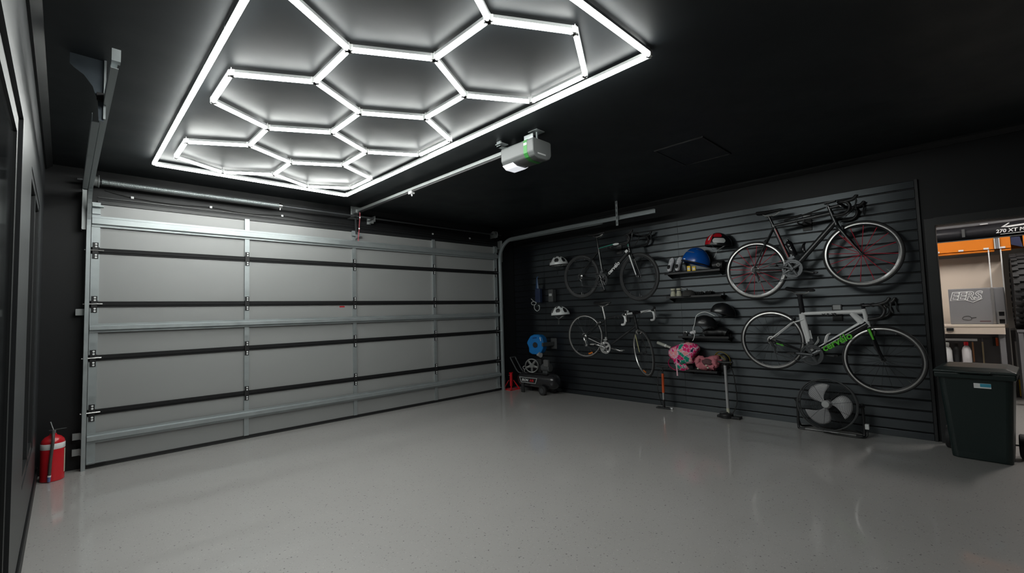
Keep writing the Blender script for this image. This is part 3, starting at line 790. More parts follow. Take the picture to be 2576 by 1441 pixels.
    for s_ in (-1, 1):
        path = [(0, 0.06, 0), (0, 0.13, 0), (0.004, hw - 0.03, 0.0), (0.03, hw - 0.005, -0.001), (0.075, hw, -0.008), (0.100, hw, -0.040), (0.098, hw + 0.003, -0.080), (0.070, hw + 0.006, -0.118), (0.02, hw + 0.008, -0.132), (-0.03, hw + 0.008, -0.134)]
        tape = MB().sweep(catmull([bp(x, s_ * y, z) for x, y, z in path], 4), 0.0155, 10)
        tape.build('bar_tape', c.get('tape_mat', M_BLK), root)
        hood = MB().sweep(catmull([bp(0.055, s_ * hw, 0.0), bp(0.09, s_ * hw, 0.008), bp(0.125, s_ * hw, 0.020), bp(0.145, s_ * hw, 0.045), bp(0.150, s_ * hw, 0.060)], 3), [0.016] * 4 + [0.018] * 3 + [0.017] * 3 + [0.016] * 2 + [0.010], 10)
        h_ = hood.build('brake_hood', c.get('hood_mat', M_BLK), root)
        lev = MB().sweep(catmull([bp(0.140, s_ * hw, 0.030), bp(0.152, s_ * hw, 0.0), bp(0.148, s_ * (hw + 0.004), -0.045), bp(0.160, s_ * (hw + 0.008), -0.085)], 3), [(0.010, 0.007)] * 5 + [(0.008, 0.005)] * 5, 8)
        lev.build('brake_lever', c.get('lever_mat', M_DALU), h_)
    cabs = MB()
    cabs.sweep(catmull([bp(0.10, -hw, 0.02), bp(0.12, -0.06, 0.03), bp(0.09, 0.0, -0.05), tuple(T(HB + Vector((0.03, 0, 0.01))))], 6), 0.0028, 6)
    cabs.sweep(catmull([bp(0.10, hw, 0.02), bp(0.11, 0.05, 0.0), bp(0.06, 0.0, -0.10), tuple(T(HB + Vector((0.0, -0.03, 0.06))))], 6), 0.0028, 6)
    cabs.build('cable', M_CABLE, root)
    # ---- brakes
    cf = HB - axis * 0.05 + Vector((0.035, 0, 0))
    br = MB()
    for s_ in (-1, 1):
        br.sweep([cf + Vector((0.0, s_ * 0.006, 0.024)), cf + Vector((0.006, s_ * 0.034, 0.006)), cf + Vector((0.004, s_ * 0.028, -0.026)), cf + Vector((0.0, s_ * 0.017, -0.036))], [(0.009, 0.008)] * 4, 8)
    br.v = [tuple(T(p)) for p in br.v]; br.build('front_brake', c.get('drv_mat', M_DALU), root)
    dr = (SCL - RH).normalized()
    cr_ = RH + dr * (R - 0.005) + Vector((-0.012, 0, 0.012))
    br = MB()
    for s_ in (-1, 1):
        br.sweep([cr_ + dr * 0.02 + Vector((0, s_ * 0.006, 0)), cr_ + Vector((0, s_ * 0.034, 0)), cr_ - dr * 0.03 + Vector((0, s_ * 0.020, 0))], [(0.009, 0.008)] * 3, 8)
    br.build('rear_brake', c.get('drv_mat', M_DALU), root)
    # ---- drivetrain
    rc = c.get('ring', 0.098)
    yC = -0.047
    cm = c.get('crank_mat', M_DALU)
    o_ = BB + Vector((0, yC, 0))
    mb = MB().lathe([(rc - 0.020, -0.002), (rc - 0.002, -0.002), (rc, 0), (rc - 0.002, 0.002), (rc - 0.020, 0.002)], o_, (0, 1, 0), 44, closed=True)
    for k in range(4):
        a = c.get('spider', 0.5) + k * PI / 2
        mb.sweep([o_, o_ + Vector((math.cos(a), 0, math.sin(a))) * (rc - 0.012)], [(0.018, 0.004), (0.012, 0.003)], 8, up=(0, 1, 0))
    mb.build('chainring', c.get('ring_mat', M_ALU), root)
    MB().lathe([(rc - 0.036, -0.0015), (rc - 0.022, -0.0015), (rc - 0.022, 0.0015), (rc - 0.036, 0.0015)], o_ + Vector((0, 0.008, 0)), (0, 1, 0), 40, closed=True).build('inner_chainring', c.get('inner_ring_mat', M_DALU), root)
    ca = c.get('crank', 2.9)
    for s_, aa in ((-1, ca), (1, ca + PI)):
        d_ = Vector((math.cos(aa), 0, math.sin(aa)))
        base = BB + Vector((0, s_ * 0.060, 0)); end = base + d_ * 0.170 + Vector((0, s_ * 0.012, 0))
        cr = MB().sweep([base - d_ * 0.012, base + d_ * 0.03, end + d_ * 0.008], [(0.017, 0.010), (0.015, 0.010), (0.011, 0.008)], 10, up=(0, 1, 0)).lathe([(0.016, -0.009), (0.016, 0.009)], base, (0, 1, 0), 14).build('crank_arm', cm, root)
        pb = end + Vector((0, s_ * 0.045, 0))
        MB().cyl(end, pb, 0.006, seg=8).prism([(-0.045, 0.0), (-0.02, 0.010), (0.03, 0.009), (0.04, 0.0), (0.025, -0.010), (-0.03, -0.009)], lambda a, b, d: (pb.x + a, pb.y + d, pb.z + b), -0.028, 0.028).build('pedal', c.get('pedal_mat', M_BLK), cr)
    rcs = 0.033
    chp = []
    for k in range(9):
        a = PI / 2 - PI * k / 8
        chp.append(o_ + Vector((math.cos(a) * rc, 0, math.sin(a) * rc)))
    chp += [RH + Vector((0.05, yC, -0.152)), RH + Vector((0.03, yC, -0.135))]
    chp += [RH + Vector((0.05, yC, -0.08)), RH + Vector((-rcs, yC, -0.01)), RH + Vector((0, yC, rcs))]
    MB().sweep(chp, (0.0042, 0.0042), 6, closed=True, up=(0, 1, 0)).build('chain', M_DALU, root)
    # front derailleur
    MB().obox(o_ + Vector((0.0, 0.012, rc + 0.02)), (0.028, 0, 0.008), (0, 0.010, 0), (-0.004, 0, 0.014)).obox(o_ + Vector((0.0, 0.03, rc + 0.045)), (0.014, 0, 0), (0, 0.014, 0), (0, 0, 0.014)).build('front_derailleur', c.get('drv_mat', M_DALU), root)
    ctx = dict(root=root, BB=BB, HB=HB, HT=HT, SCL=SCL, RH=RH, FH=FH, dt=dt, ae=ae, T=T, SPT=SPT, axis=axis, BC=BC, bp=bp)
    return ctx
def decal(ctx, body, size, m_, a, side, shear=0.0, bold=0.0, off=0.0):
    d = (ctx['HB'] - ctx['BB']).normalized()
    n = Vector((-d.z, 0, d.x))
    o = ctx['BB'] + d * a + n * off + Vector((0, -side, 0))
    place(text_mesh('decal', body, size, m_, 0.0008, shear, bold), 'decal', ctx['root'], o, d, n)
def cage(ctx, p, q, off, m_, name='bottle_cage'):
    """a bottle cage on a tube running p -> q, standing off by off"""
    p, q, off = Vector(p), Vector(q), Vector(off)
    mb = MB()
    for s_ in (-1, 1):
        mb.sweep(catmull([p, p + off * 0.4 + Vector((0, s_ * 0.036, 0)), p + off * 1.9 + (q - p) * 0.35 + Vector((0, s_ * 0.030, 0)), p + off * 2.1 + (q - p) * 0.6 + Vector((0, s_ * 0.004, 0))], 5), (0.008, 0.004), 8)
    mb.sweep([p, q], (0.007, 0.005), 8)
    mb.build(name, m_, ctx['root'])

M_FRA = mat('matte_carbon', (0.020, 0.022, 0.024), rough=0.32, coat=0.2)
M_FRC = mat('gloss_carbon', (0.014, 0.016, 0.017), rough=0.28, coat=0.3)
M_FRD = mat('dark_grey_paint', (0.018, 0.019, 0.021), rough=0.35)
A = bicycle('black road bicycle with red spokes, upper right on the slat wall', dict(
    rh=(4.150, 1.741), fh=(5.138, 1.820), bb=(4.530, 1.721), sc=(4.362, 2.222), sp=(4.322, 2.335), ht=(4.903, 2.292), hb=(4.945, 2.147),
    frame_mat=M_FRA, fork_mat=M_FRA, spoke_mat=M_SPR, spoke_r=0.0029, spokes=16, rim_mat=M_ALU, rim_body_mat=M_BLKG, track=0.013, rim_depth=0.030,
    tube=0.017, down=0.022, aero=1.25, ring=0.100, crank=2.85, stem_h=0.035, stem_l=0.11, stem_up=0.12, roll=-0.12, saddle_tilt=0.05, R=0.332, bar=0.205, steer=0.0, ring_mat=M_DALU, valve=0.75))
# red accents, bottle, cages
a_ = A
sd = (a_['SCL'] - a_['BB'])
MB().sweep([a_['BB'] + sd * 0.25 + Vector((0.010, -0.0225, 0)), a_['BB'] + sd * 0.92 + Vector((0.010, -0.021, 0))], [(0.004, 0.0025)] * 2, 8, up=(0, 1, 0)).build('red_stripe', M_REDP, a_['root'])
MB().sweep([Vector(a_['HB']).lerp(a_['FH'], 0.45) + Vector((-0.016, -0.046, 0)), Vector(a_['HB']).lerp(a_['FH'], 0.85) + Vector((-0.014, -0.052, 0))], [(0.004, 0.002)] * 2, 8, up=(0, 1, 0)).build('fork_decal', M_REDP, a_['root'])
bdir = sd.normalized(); bo = a_['BB'] + bdir * 0.13 + Vector((0.062, 0, 0.02))
MB().lathe([(0.030, 0), (0.034, 0.006), (0.034, 0.09), (0.031, 0.10), (0.034, 0.11), (0.034, 0.15), (0.022, 0.172), (0.012, 0.176), (0.011, 0.195), (0.0, 0.197)], bo, bdir, 18).build('water_bottle', M_BLKG, a_['root'])
cage(a_, a_['BB'] + bdir * 0.10 + Vector((0.022, 0, 0)), a_['BB'] + bdir * 0.24 + Vector((0.022, 0, 0)), (0.02, 0, 0), M_BLKG)
dd = (a_['HB'] - a_['BB']).normalized(); dn = Vector((-dd.z, 0, dd.x))
cage(a_, a_['BB'] + dd * 0.20 + dn * 0.024, a_['BB'] + dd * 0.34 + dn * 0.024, dn * 0.035, M_BLKG)
MB().sweep([a_['SCL'].lerp(a_['HT'], 0.40) + Vector((0, 0, 0.024)), a_['SCL'].lerp(a_['HT'], 0.93) + Vector((0, 0, 0.052))], 0.0075, 8).sweep([a_['SCL'].lerp(a_['HT'], 0.2) + Vector((0, 0, 0.022)), a_['SCL'].lerp(a_['HT'], 0.52) + Vector((0, 0, 0.040))], 0.011, 8).build('frame_pump', M_BLK, a_['root'])
MB().obox(a_['BC'] + Vector((-0.10, 0, 0.045)), (0.05, 0, 0.006), (0, 0.03, 0), (-0.002, 0, 0.007)).obox(a_['BC'] + Vector((-0.12, 0, 0.028)), (0.008, 0, 0.0), (0, 0.006, 0), (0, 0, 0.018)).build('computer_mount', M_BLK, a_['root'], None)

B = bicycle('white and black road bicycle with lime green lettering, lower right on the slat wall', dict(
    rh=(4.276, 0.945), fh=(5.240, 0.771), bb=(4.657, 0.800), sc=(4.590, 1.232), sp=(4.572, 1.440), ht=(5.118, 1.268), hb=(5.145, 1.092),
    frame_mat=M_WHITEP, fork_mat=M_BLKG, chain_mat=M_BLKG, down_mat=M_BLKG, spoke_mat=M_BLK, spoke_r=0.0014, spokes=20, rim_mat=M_ALU, rim_body_mat=M_BLKG, track=0.012, rim_depth=0.026,
    tube=0.017, down=0.030, aero=1.15, post=1.8, ring=0.108, crank=3.05, stem_h=0.035, stem_l=0.085, stem_up=0.05, roll=0.05, saddle_tilt=-0.10, R=0.330, bar=0.205, ring_mat=M_DALU, fork_stripe=(M_GREEN, 0.02, 0.36), stay_drop=0.06, drv_mat=M_DALU, valve=0.8))
dd = (B['HB'] - B['BB']).normalized(); dn = Vector((-dd.z, 0, dd.x))
decal(B, 'cervélo', 0.098, M_GREEN, 0.115, 0.0348, 0.15, 0.0030, -0.027)
# white upper edge of the down tube and the deep head junction
MB().sweep([B['HB'] + B['axis'] * 0.06 + Vector((-0.01, 0, 0)), B['BB'] + dd * 0.05 + dn * 0.030], [(0.022, 0.014), (0.012, 0.008)], 10, up=(0, 1, 0)).sweep([B['HT'] + Vector((-0.10, 0, -0.035)), B['HB'] + Vector((-0.03, 0, 0.02))], [(0.024, 0.016), (0.034, 0.020)], 10, up=(0, 1, 0)).build('head_gusset', M_WHITEP, B['root'])
MB().sweep([B['BB'] + (B['SCL'] - B['BB']) * 0.16 + Vector((-0.012, 0, 0)), B['BB'] + (B['SCL'] - B['BB']) * 0.6 + Vector((-0.022, 0, 0)), B['SCL'] + Vector((-0.012, 0, 0))], [(0.022, 0.014), (0.024, 0.014), (0.026, 0.014)], 10, up=(0, 1, 0)).build('seat_tube_fairing', M_WHITEP, B['root'])
sdB = (B['SCL'] - B['BB']).normalized()
cage(B, B['BB'] + sdB * 0.10 + Vector((0.03, 0, 0)), B['BB'] + sdB * 0.26 + Vector((0.03, 0, 0)), (0.028, 0, -0.004), M_WHITEP)
cage(B, B['BB'] + dd * 0.17 + dn * 0.032, B['BB'] + dd * 0.32 + dn * 0.036, dn * 0.034, M_WHITEP)
place(text_mesh('decal', 'cervélo', 0.026, M_GREEN, 0.0006, 0.15, 0.001), 'decal', B['root'], B['RH'] + Vector((0.055, -0.064, -0.035)), (B['BB'] - B['RH']).normalized(), Vector((0, 0, 1)))
for t_ in (0.36, 0.52):
    MB().sweep(catmull([B['SCL'].lerp(B['HT'], t_ - 0.02) + Vector((0, -0.022, -0.016)), B['SCL'].lerp(B['HT'], t_) + Vector((0, -0.022, -0.026)), B['SCL'].lerp(B['HT'], t_ + 0.03) + Vector((0, -0.021, -0.018))], 4), 0.004, 6).build('cable_guide', M_BLK, B['root'])

C = bicycle('black road bicycle with white lettering, upper left on the slat wall', dict(
    rh=(1.672, 1.860), fh=(2.660, 1.783), bb=(2.072, 1.778), sc=(2.010, 2.235), sp=(1.985, 2.42), ht=(2.508, 2.311), hb=(2.535, 2.140),
    frame_mat=M_FRC, fork_mat=M_FRC, spoke_mat=M_BLK, spoke_r=0.0012, spokes=18, rim_mat=M_DGREY, rim_body_mat=M_BLKG, track=0.008, rim_depth=0.038,
    tube=0.018, down=0.024, aero=1.1, ring=0.098, crank=-1.2, stem_h=0.04, stem_l=0.10, stem_up=0.10, roll=-0.05, saddle_tilt=0.06, R=0.336, bar=0.205, steer=math.radians(-8), fork_stripe=(M_WHITE, 0.10, 0.92), ring_mat=M_BLKG, crank_mat=M_BLKG, valve=1.6))
decal(C, 'cervélo', 0.080, M_WHITE, 0.135, 0.0272, 0.1, 0.0024, -0.022)
MB().sweep([C['SCL'] + Vector((0.0, -0.004, 0.016)), C['SCL'].lerp(C['HT'], 0.55) + Vector((0, -0.006, 0.008))], [(0.007, 0.004), (0.009, 0.005)], 8, up=(0, 1, 0)).build('top_tube_stripe', M_TEAL, C['root'])
MB().ell(C['SCL'].lerp(C['HT'], 0.62) + Vector((0, -0.017, -0.003)), 0.052, 0.004, 0.016).build('top_tube_decal', M_WHITE, C['root'])
MB().sweep([C['BB'].lerp(C['SCL'], 0.35) + Vector((0.014, -0.021, 0)), C['BB'].lerp(C['SCL'], 0.88) + Vector((0.012, -0.020, 0))], [(0.004, 0.002)] * 2, 8, up=(0, 1, 0)).build('seat_tube_decal', M_GREYP, C['root'])
dd = (C['HB'] - C['BB']).normalized(); dn = Vector((-dd.z, 0, dd.x))
MB().obox(C['HB'] + Vector((-0.045, -0.0245, 0.015)), dd * 0.022, (0, 0.001, 0), dn * 0.018).build('head_decal', M_WHITE, C['root'], None)
MB().obox(C['HB'].lerp(C['HT'], 0.62) + Vector((0.0, -0.0215, 0)), (0.006, 0, 0), (0, 0.001, 0), (0, 0, 0.028)).build('head_badge', M_TEAL, C['root'], None)

D = bicycle('dark road bicycle with white bar tape and turned front wheel, lower left', dict(
    rh=(1.705, 0.952), fh=(2.690, 0.740), bb=(2.090, 0.792), sc=(2.075, 1.205), sp=(2.035, 1.39), ht=(2.555, 1.250), hb=(2.588, 1.082),
    frame_mat=M_FRD, fork_mat=M_FRD, spoke_mat=M_DALU, spoke_r=0.0011, spokes=24, rim_mat=M_ALU, rim_body_mat=M_ALU, track=0.008, rim_depth=0.012,
    tube=0.014, down=0.017, aero=1.0, ttcurve=0.03, ring=0.092, crank=2.85, stem_h=0.035, stem_l=0.09, stem_up=0.06, roll=0.0, saddle_tilt=0.02, R=0.328, bar=0.205, steer=math.radians(-38), tape_mat=M_WHITE, lever_mat=M_ALU, crank_mat=M_STEEL, ring_mat=M_ALU, inner_ring_mat=M_ALU, drv_mat=M_ALU, post_mat=M_ALU, pedal_mat=M_ALU, reflectors=True, fork_stripe=(mat('pale_yellow_paint', (0.55, 0.52, 0.25), rough=0.4), 0.25, 0.95), valve=2.2))
MB().sweep([D['RH'].lerp(D['BB'], 0.25) + Vector((0, -0.056, 0.010)), D['BB'].lerp(D['RH'], 0.22) + Vector((0, -0.042, 0.014))], [(0.004, 0.006)] * 2, 8).build('chain_stay_guard', M_ALU, D['root'])

# wall hooks that carry the bicycles
def hook(s, z, label):
    t = thing('bike_hook', label, 'wall hook', (XR, -s, z), -PI / 2, 'bicycle hooks on the slat wall')
    MB().box(-0.045, 0.045, -0.012, 0.0, -0.09, 0.085).build('back_plate', M_BLK, t, None, 0.003)
    MB().box(-0.034, 0.034, -0.016, -0.012, 0.030, 0.080).build('face_plate', M_GREYP, t, None, 0.002)
    for s_ in (-1, 1):
        MB().sweep(catmull([(s_ * 0.032, -0.012, -0.03), (s_ * 0.032, -0.17, -0.030), (s_ * 0.032, -0.272, -0.026), (s_ * 0.032, -0.288, -0.004)], 4), 0.0075, 8).build('arm', M_DGREY, t)
for nm, ctx, t_, lab in (('A', A, 0.5, 'black wall hook under the top tube of the red spoked bicycle'), ('B', B, 0.50, 'wall hook with a grey plate behind the top tube of the white bicycle'), ('C', C, 0.4, 'black wall hook under the top tube of the upper left bicycle'), ('D', D, 0.45, 'black wall hook under the top tube of the bicycle with white bar tape')):
    p = ctx['root'].matrix_basis @ ctx['SCL'].lerp(ctx['HT'] - ctx['axis'] * 0.022, t_)
    hook(-p.y, p.z - (0.003 if nm != 'D' else -0.024), lab)

# ================================================================== HELMETS, SHELVES AND THEIR CONTENTS
def helmet(label, loc, yaw, shell, rimm, size=1.0, tilt=0.0, vents=True, group=None, straps=True, strap_mat=None, accent=None, sz=1.0):
    t = thing('helmet', label, 'helmet', loc, yaw, group)
    lx, ly, lz = 0.142 * size, 0.105 * size, 0.125 * size * sz
    def S(u, v, off=0.0):
        # u azimuth, v 0 at rim .. 1 at crown; pointed tail at -x
        el = -0.12 + v * (PI / 2 + 0.12)
        r = math.cos(el)
        x = math.cos(u) * r; y = math.sin(u) * r; zz = math.sin(el)
        tail = 1.0 + (0.16 if x < 0 else 0.0) * x * x
        p = Vector((x * (lx + off) * tail, y * (ly + off) * (1 - 0.10 * x), zz * (lz + off)))
        return Matrix.Rotation(tilt, 3, 'Y') @ p
    n, mvv = 32, 10
    mb = MB(); vs = []; fs = []
    for j in range(mvv + 1):
        for i in range(n):
            vs.append(S(2 * PI * i / n, j / mvv))
    for j in range(mvv):
        for i in range(n):
            fs.append((j * n + i, j * n + (i + 1) % n, (j + 1) * n + (i + 1) % n, (j + 1) * n + i))
    # inside liner
    o = len(vs)
    for j in range(mvv + 1):
        for i in range(n):
            vs.append(S(2 * PI * i / n, j / mvv, -0.018))
    for j in range(mvv):
        for i in range(n):
            fs.append((o + j * n + i, o + (j + 1) * n + i, o + (j + 1) * n + (i + 1) % n, o + j * n + (i + 1) % n))
    for i in range(n):
        fs.append((i, o + i, o + (i + 1) % n, (i + 1) % n))
    mb.add(vs, fs); mb.build('shell', shell, t, 60)
    mb = MB()
    mb.sweep([S(2 * PI * i / n, 0.02, 0.001) for i in range(n)], (0.006, 0.008), 8, closed=True); mb.build('rim', rimm, t, 60)
    def patch(name, m_, u0, u1, v0, v1, off=0.0015, taper=0.5):
        pts = []; fs = []
        a, b = 8, 5
        for i in range(a + 1):
            tt = i / a
            vv = v0 + (v1 - v0) * tt
            wd = math.sin(PI * (0.12 + 0.76 * tt)) ** taper
            uc, uh = (u0 + u1) / 2, (u1 - u0) / 2 * wd
            for k in range(b + 1):
                pts.append(S(uc - uh + 2 * uh * k / b, vv, off))
        for i in range(a):
            for k in range(b):
                q = i * (b + 1) + k
                fs.append((q, q + 1, q + b + 2, q + b + 1))
        o2 = len(pts)
        pts += [p * 0.97 for p in pts]
        fs += [tuple(x + o2 for x in reversed(f)) for f in fs]
        MB().add(pts, fs).build(name, m_, t, 60)
    if vents:
        for u0, u1, v0, v1 in ((-0.16, 0.16, 0.28, 0.72), (0.42, 0.72, 0.22, 0.66), (-0.72, -0.42, 0.22, 0.66), (1.15, 1.75, 0.22, 0.52), (-1.75, -1.15, 0.22, 0.52), (0.95, 1.25, 0.58, 0.82), (-1.25, -0.95, 0.58, 0.82), (2.15, 2.6, 0.20, 0.55), (-2.6, -2.15, 0.20, 0.55), (2.9, 3.38, 0.25, 0.7), (1.9, 2.3, 0.6, 0.84), (-2.3, -1.9, 0.6, 0.84)):
            patch('vent', M_BLK, u0, u1, v0, v1)
    if accent:
        for m_, u0, u1, v0, v1 in accent:
            patch('accent', m_, u0, u1, v0, v1, 0.0025, 0.3)
    if straps:
        sm = strap_mat or M_BLK
        ch = Matrix.Rotation(tilt, 3, 'Y') @ Vector((0.03 * size, 0, -0.155 * size))
        for s_ in (-1, 1):
            MB().sweep([S(s_ * 0.9, 0.03, -0.008), S(s_ * 1.45, 0.0, -0.014) + Vector((0, 0, -0.055 * size)), ch + Vector((0, s_ * 0.018, 0))], (0.006, 0.0016), 6).sweep([S(s_ * 2.2, 0.03, -0.008), S(s_ * 1.45, 0.0, -0.014) + Vector((0, 0, -0.055 * size))], (0.006, 0.0016), 6).build('strap', sm, t)
    return t
M_HWH = mat('helmet_white', (0.62, 0.64, 0.64), rough=0.35, coat=0.2)
M_HBK = mat('helmet_black', (0.010, 0.011, 0.013), rough=0.3, coat=0.2)
helmet('white vented helmet on the dark wall, the upper of two', (5.575, -1.135, 2.105), 2.15, M_HWH, M_BLK, 1.0, 0.05, sz=1.12)
helmet('white vented helmet on the dark wall, the lower of two', (5.575, -1.130, 1.285), 2.15, M_HWH, M_BLK, 1.0, 0.05, sz=1.12, strap_mat=M_GREYP)
helmet('red and black helmet with white flash above the top shelf', (5.570, -3.700, 2.100), PI / 2 + 0.5, M_HBK, M_BLK, 1.02, -0.10, vents=False, strap_mat=M_GREYP, sz=1.2,
       accent=((M_RED, 0.15, 0.95, 0.06, 0.62), (M_RED, -0.85, -0.1, 0.1, 0.6), (M_RED, 0.98, 1.9, 0.42, 0.72), (M_HWH, 1.05, 2.1, 0.12, 0.36), (M_HWH, 0.55, 0.75, 0.25, 0.7)))
def peg(y, z, label):
    p = MB().box(XR - 0.008, XR - 0.0005, y - 0.02, y + 0.02, z - 0.03, z + 0.03).cyl((XR - 0.008, y, z), (XR - 0.12, y, z - 0.004), 0.005, seg=8).cyl((XR - 0.12, y, z - 0.004), (XR - 0.135, y, z + 0.022), 0.005, seg=8)
    tag(p.build('wall_peg', M_BLK, None, 40), label, 'wall hook')
peg(-1.135, 2.165, 'black peg holding the upper white helmet')
peg(-1.130, 1.345, 'black peg holding the lower white helmet')
peg(-3.70, 2.15, 'black peg holding the red and black helmet')

def shelf(y0, y1, z, label, depth=0.17):
    t = thing('wall_shelf', label, 'shelf', (XR, (y0 + y1) / 2, z), -PI / 2, 'small black shelves on the slat wall')
    h = abs(y1 - y0) / 2
    MB().box(-h, h, -depth, -0.002, -0.012, 0.0).build('board', M_BLK, t, None, 0.003)
    MB().box(-h, h, -depth - 0.004, -depth, -0.016, 0.010).build('front_lip', M_BLK, t, None, 0.002)
    for s_ in (-1, 1):
        MB().prism([(-0.002, 0.06), (-0.02, 0.06), (-0.03, 0.01), (-0.13, 0.0), (-0.13, -0.008), (-0.002, -0.05)], lambda a, b, d: (d, a, b - 0.016), s_ * (h - 0.03) - 0.002, s_ * (h - 0.03) + 0.002).build('bracket', M_BLK, t, None)
    return t
shelf(-2.99, -3.72, 1.795, 'top black shelf with white shoes and a blue helmet')
shelf(-3.00, -3.72, 1.480, 'second black shelf with cream booties and gloves')
shelf(-3.14, -3.78, 0.960, 'third black shelf with two black helmets')
shelf(-3.22, -3.62, 0.530, 'bottom black shelf with the pink bags')

# top shelf
def shoe(loc, yaw, label, m_, sole, size=1.0, pitch=0.0, group=None, name='cycling_shoe'):
    t = thing(name, label, 'shoe', loc, yaw, group)
    Rm = Matrix.Rotation(pitch, 3, 'Y')
    sec = [(-0.130, 0.018, 0.025, 0.050), (-0.120, 0.032, 0.045, 0.055), (-0.09, 0.036, 0.052, 0.058), (-0.05, 0.035, 0.050, 0.056), (0.0, 0.038, 0.040, 0.046), (0.05, 0.045, 0.030, 0.036), (0.095, 0.044, 0.024, 0.030), (0.125, 0.028, 0.018, 0.026), (0.135, 0.012, 0.010, 0.024)]
    up_ = Rm @ Vector((0, 0, 1))
    MB().sweep([Rm @ Vector((x * size, 0, zc * size)) for x, a, b, zc in sec], [(a * size, b * size) for x, a, b, zc in sec], 14, up=up_).build('upper', m_, t, 60)
    MB().sweep([Rm @ Vector((x * size * 1.02, 0, 0.006 * size + (0.006 if x > 0.1 else 0))) for x, a, b, zc in sec], [(a * size * 1.02 + 0.001, 0.007) for x, a, b, zc in sec], 14, up=up_).build('sole', sole, t, 60)
    MB().ell(Rm @ Vector((-0.075 * size, 0, 0.100 * size)), 0.042 * size, 0.026 * size, 0.012 * size, rot=Rm).build('opening', M_BLK, t)
    for x in (0.01, 0.055):
        MB().sweep([Rm @ Vector((x * size, -0.043 * size, 0.035 * size)), Rm @ Vector((x * size, 0, (0.084 if x < 0.03 else 0.070) * size)), Rm @ Vector((x * size, 0.043 * size, 0.035 * size))], (0.009, 0.002), 8).build('strap', M_GREYP, t)
    return t
M_SHOEW = mat('shoe_white', (0.78, 0.78, 0.82), rough=0.5)
shoe((5.610, -3.075, 1.900), 0.0, 'white cycling shoe leaning toe up on the top shelf, left of the pair', M_SHOEW, M_BLK, 0.80, -1.15, 'white cycling shoes on the top shelf')
shoe((5.610, -3.185, 1.900), 0.0, 'white cycling shoe leaning toe up, next to the blue helmet', M_SHOEW, M_BLK, 0.80, -1.15, 'white cycling shoes on the top shelf')
helmet('glossy blue helmet with silver lines on the top shelf', (5.555, -3.41, 1.915), PI / 2 + 0.45, M_BLUEH, M_BLK, 1.12, -0.32, vents=False, straps=False, sz=1.35,
       accent=((M_ALU, 0.1, 1.3, 0.40, 0.43), (M_ALU, 1.25, 2.0, 0.62, 0.65), (M_HWH, 0.5, 0.75, 0.06, 0.10)))
def card(y, z, h, label, m_, x=5.566):
    t = thing('product_box', label, 'box', (x, y, z))
    MB().box(-0.010, 0.010, -0.022, 0.022, 0, h).build('carton', m_, t, None, 0.002)
    MB().box(-0.0108, -0.010, -0.014, 0.014, h * 0.35, h * 0.7).build('print', M_WHITE, t, None)
card(-3.325, 1.7955, 0.078, 'small yellow packet standing below the blue helmet', M_YEL)
card(-3.392, 1.7955, 0.066, 'small yellow and white packet beside the plain yellow one', M_YEL)
# dark goggles and pouch on the right of the top shelf
t = thing('tool_pouch', 'black zip pouch beside the blue helmet on the top shelf', 'pouch', (5.645, -3.672, 1.7955))
MB().sweep([(0, -0.075, 0.055), (0, -0.06, 0.06), (0, 0.0, 0.062), (0, 0.06, 0.058), (0, 0.072, 0.05)], [(0.03, 0.03), (0.06, 0.055), (0.065, 0.06), (0.06, 0.055), (0.03, 0.03)], 12, up=(0, 0, 1)).build('bag', M_BLK, t)
MB().torus((-0.064, -0.02, 0.06), (1, 0, 0.2), 0.02, 0.003, 16, 6).build('ring', M_ALU, t)

# second shelf
for y, lab in ((-3.075, 'cream fabric bootie, left one of two on the second shelf'), (-3.155, 'cream fabric bootie, right one of two on the second shelf')):
    t = thing('bootie', lab, 'bootie', (5.605, y, 1.4805), 0.0, 'cream booties')
    MB().lathe([(0.022, 0.0), (0.034, 0.008), (0.036, 0.03), (0.028, 0.06), (0.024, 0.085), (0.030, 0.092), (0.032, 0.112), (0.026, 0.115)], (0, 0, 0), (0, 0, 1), 16).build('sock', M_CREAM, t)
    MB().lathe([(0.0255, 0.080), (0.0275, 0.082), (0.0275, 0.088), (0.0255, 0.09)], (0, 0, 0), (0, 0, 1), 16).build('seam', M_BLK, t)
t = thing('arm_strap', 'white velcro strap lying over the dark cap', 'strap', (5.59, -3.235, 1.585), 0.0)
MB().sweep(catmull([(0, 0.035, 0.010), (-0.01, 0.0, 0.0), (-0.012, -0.035, -0.012)], 4), (0.012, 0.004), 8).build('band', M_WHITE, t)
MB().box(-0.02, 0.0, -0.047, -0.033, -0.022, -0.004).build('buckle', M_DGREY, t, None)
t = thing('cap', 'dark cloth cap on the second shelf', 'cap', (5.63, -3.275, 1.4805))
MB().lathe([(0.082, 0.0), (0.084, 0.025), (0.074, 0.055), (0.045, 0.078), (0.0, 0.086)], (0, 0, 0), (0, 0, 1), 20).build('crown', mat('dark_brown_cloth', (0.045, 0.043, 0.042), rough=0.8), t)
MB().prism([(0.0, -0.07), (-0.06, -0.055), (-0.085, 0.0), (-0.06, 0.055), (0.0, 0.07)], lambda a, b, d: (a - 0.055, b, d), 0.002, 0.008).build('peak', M_DGREY, t, None)
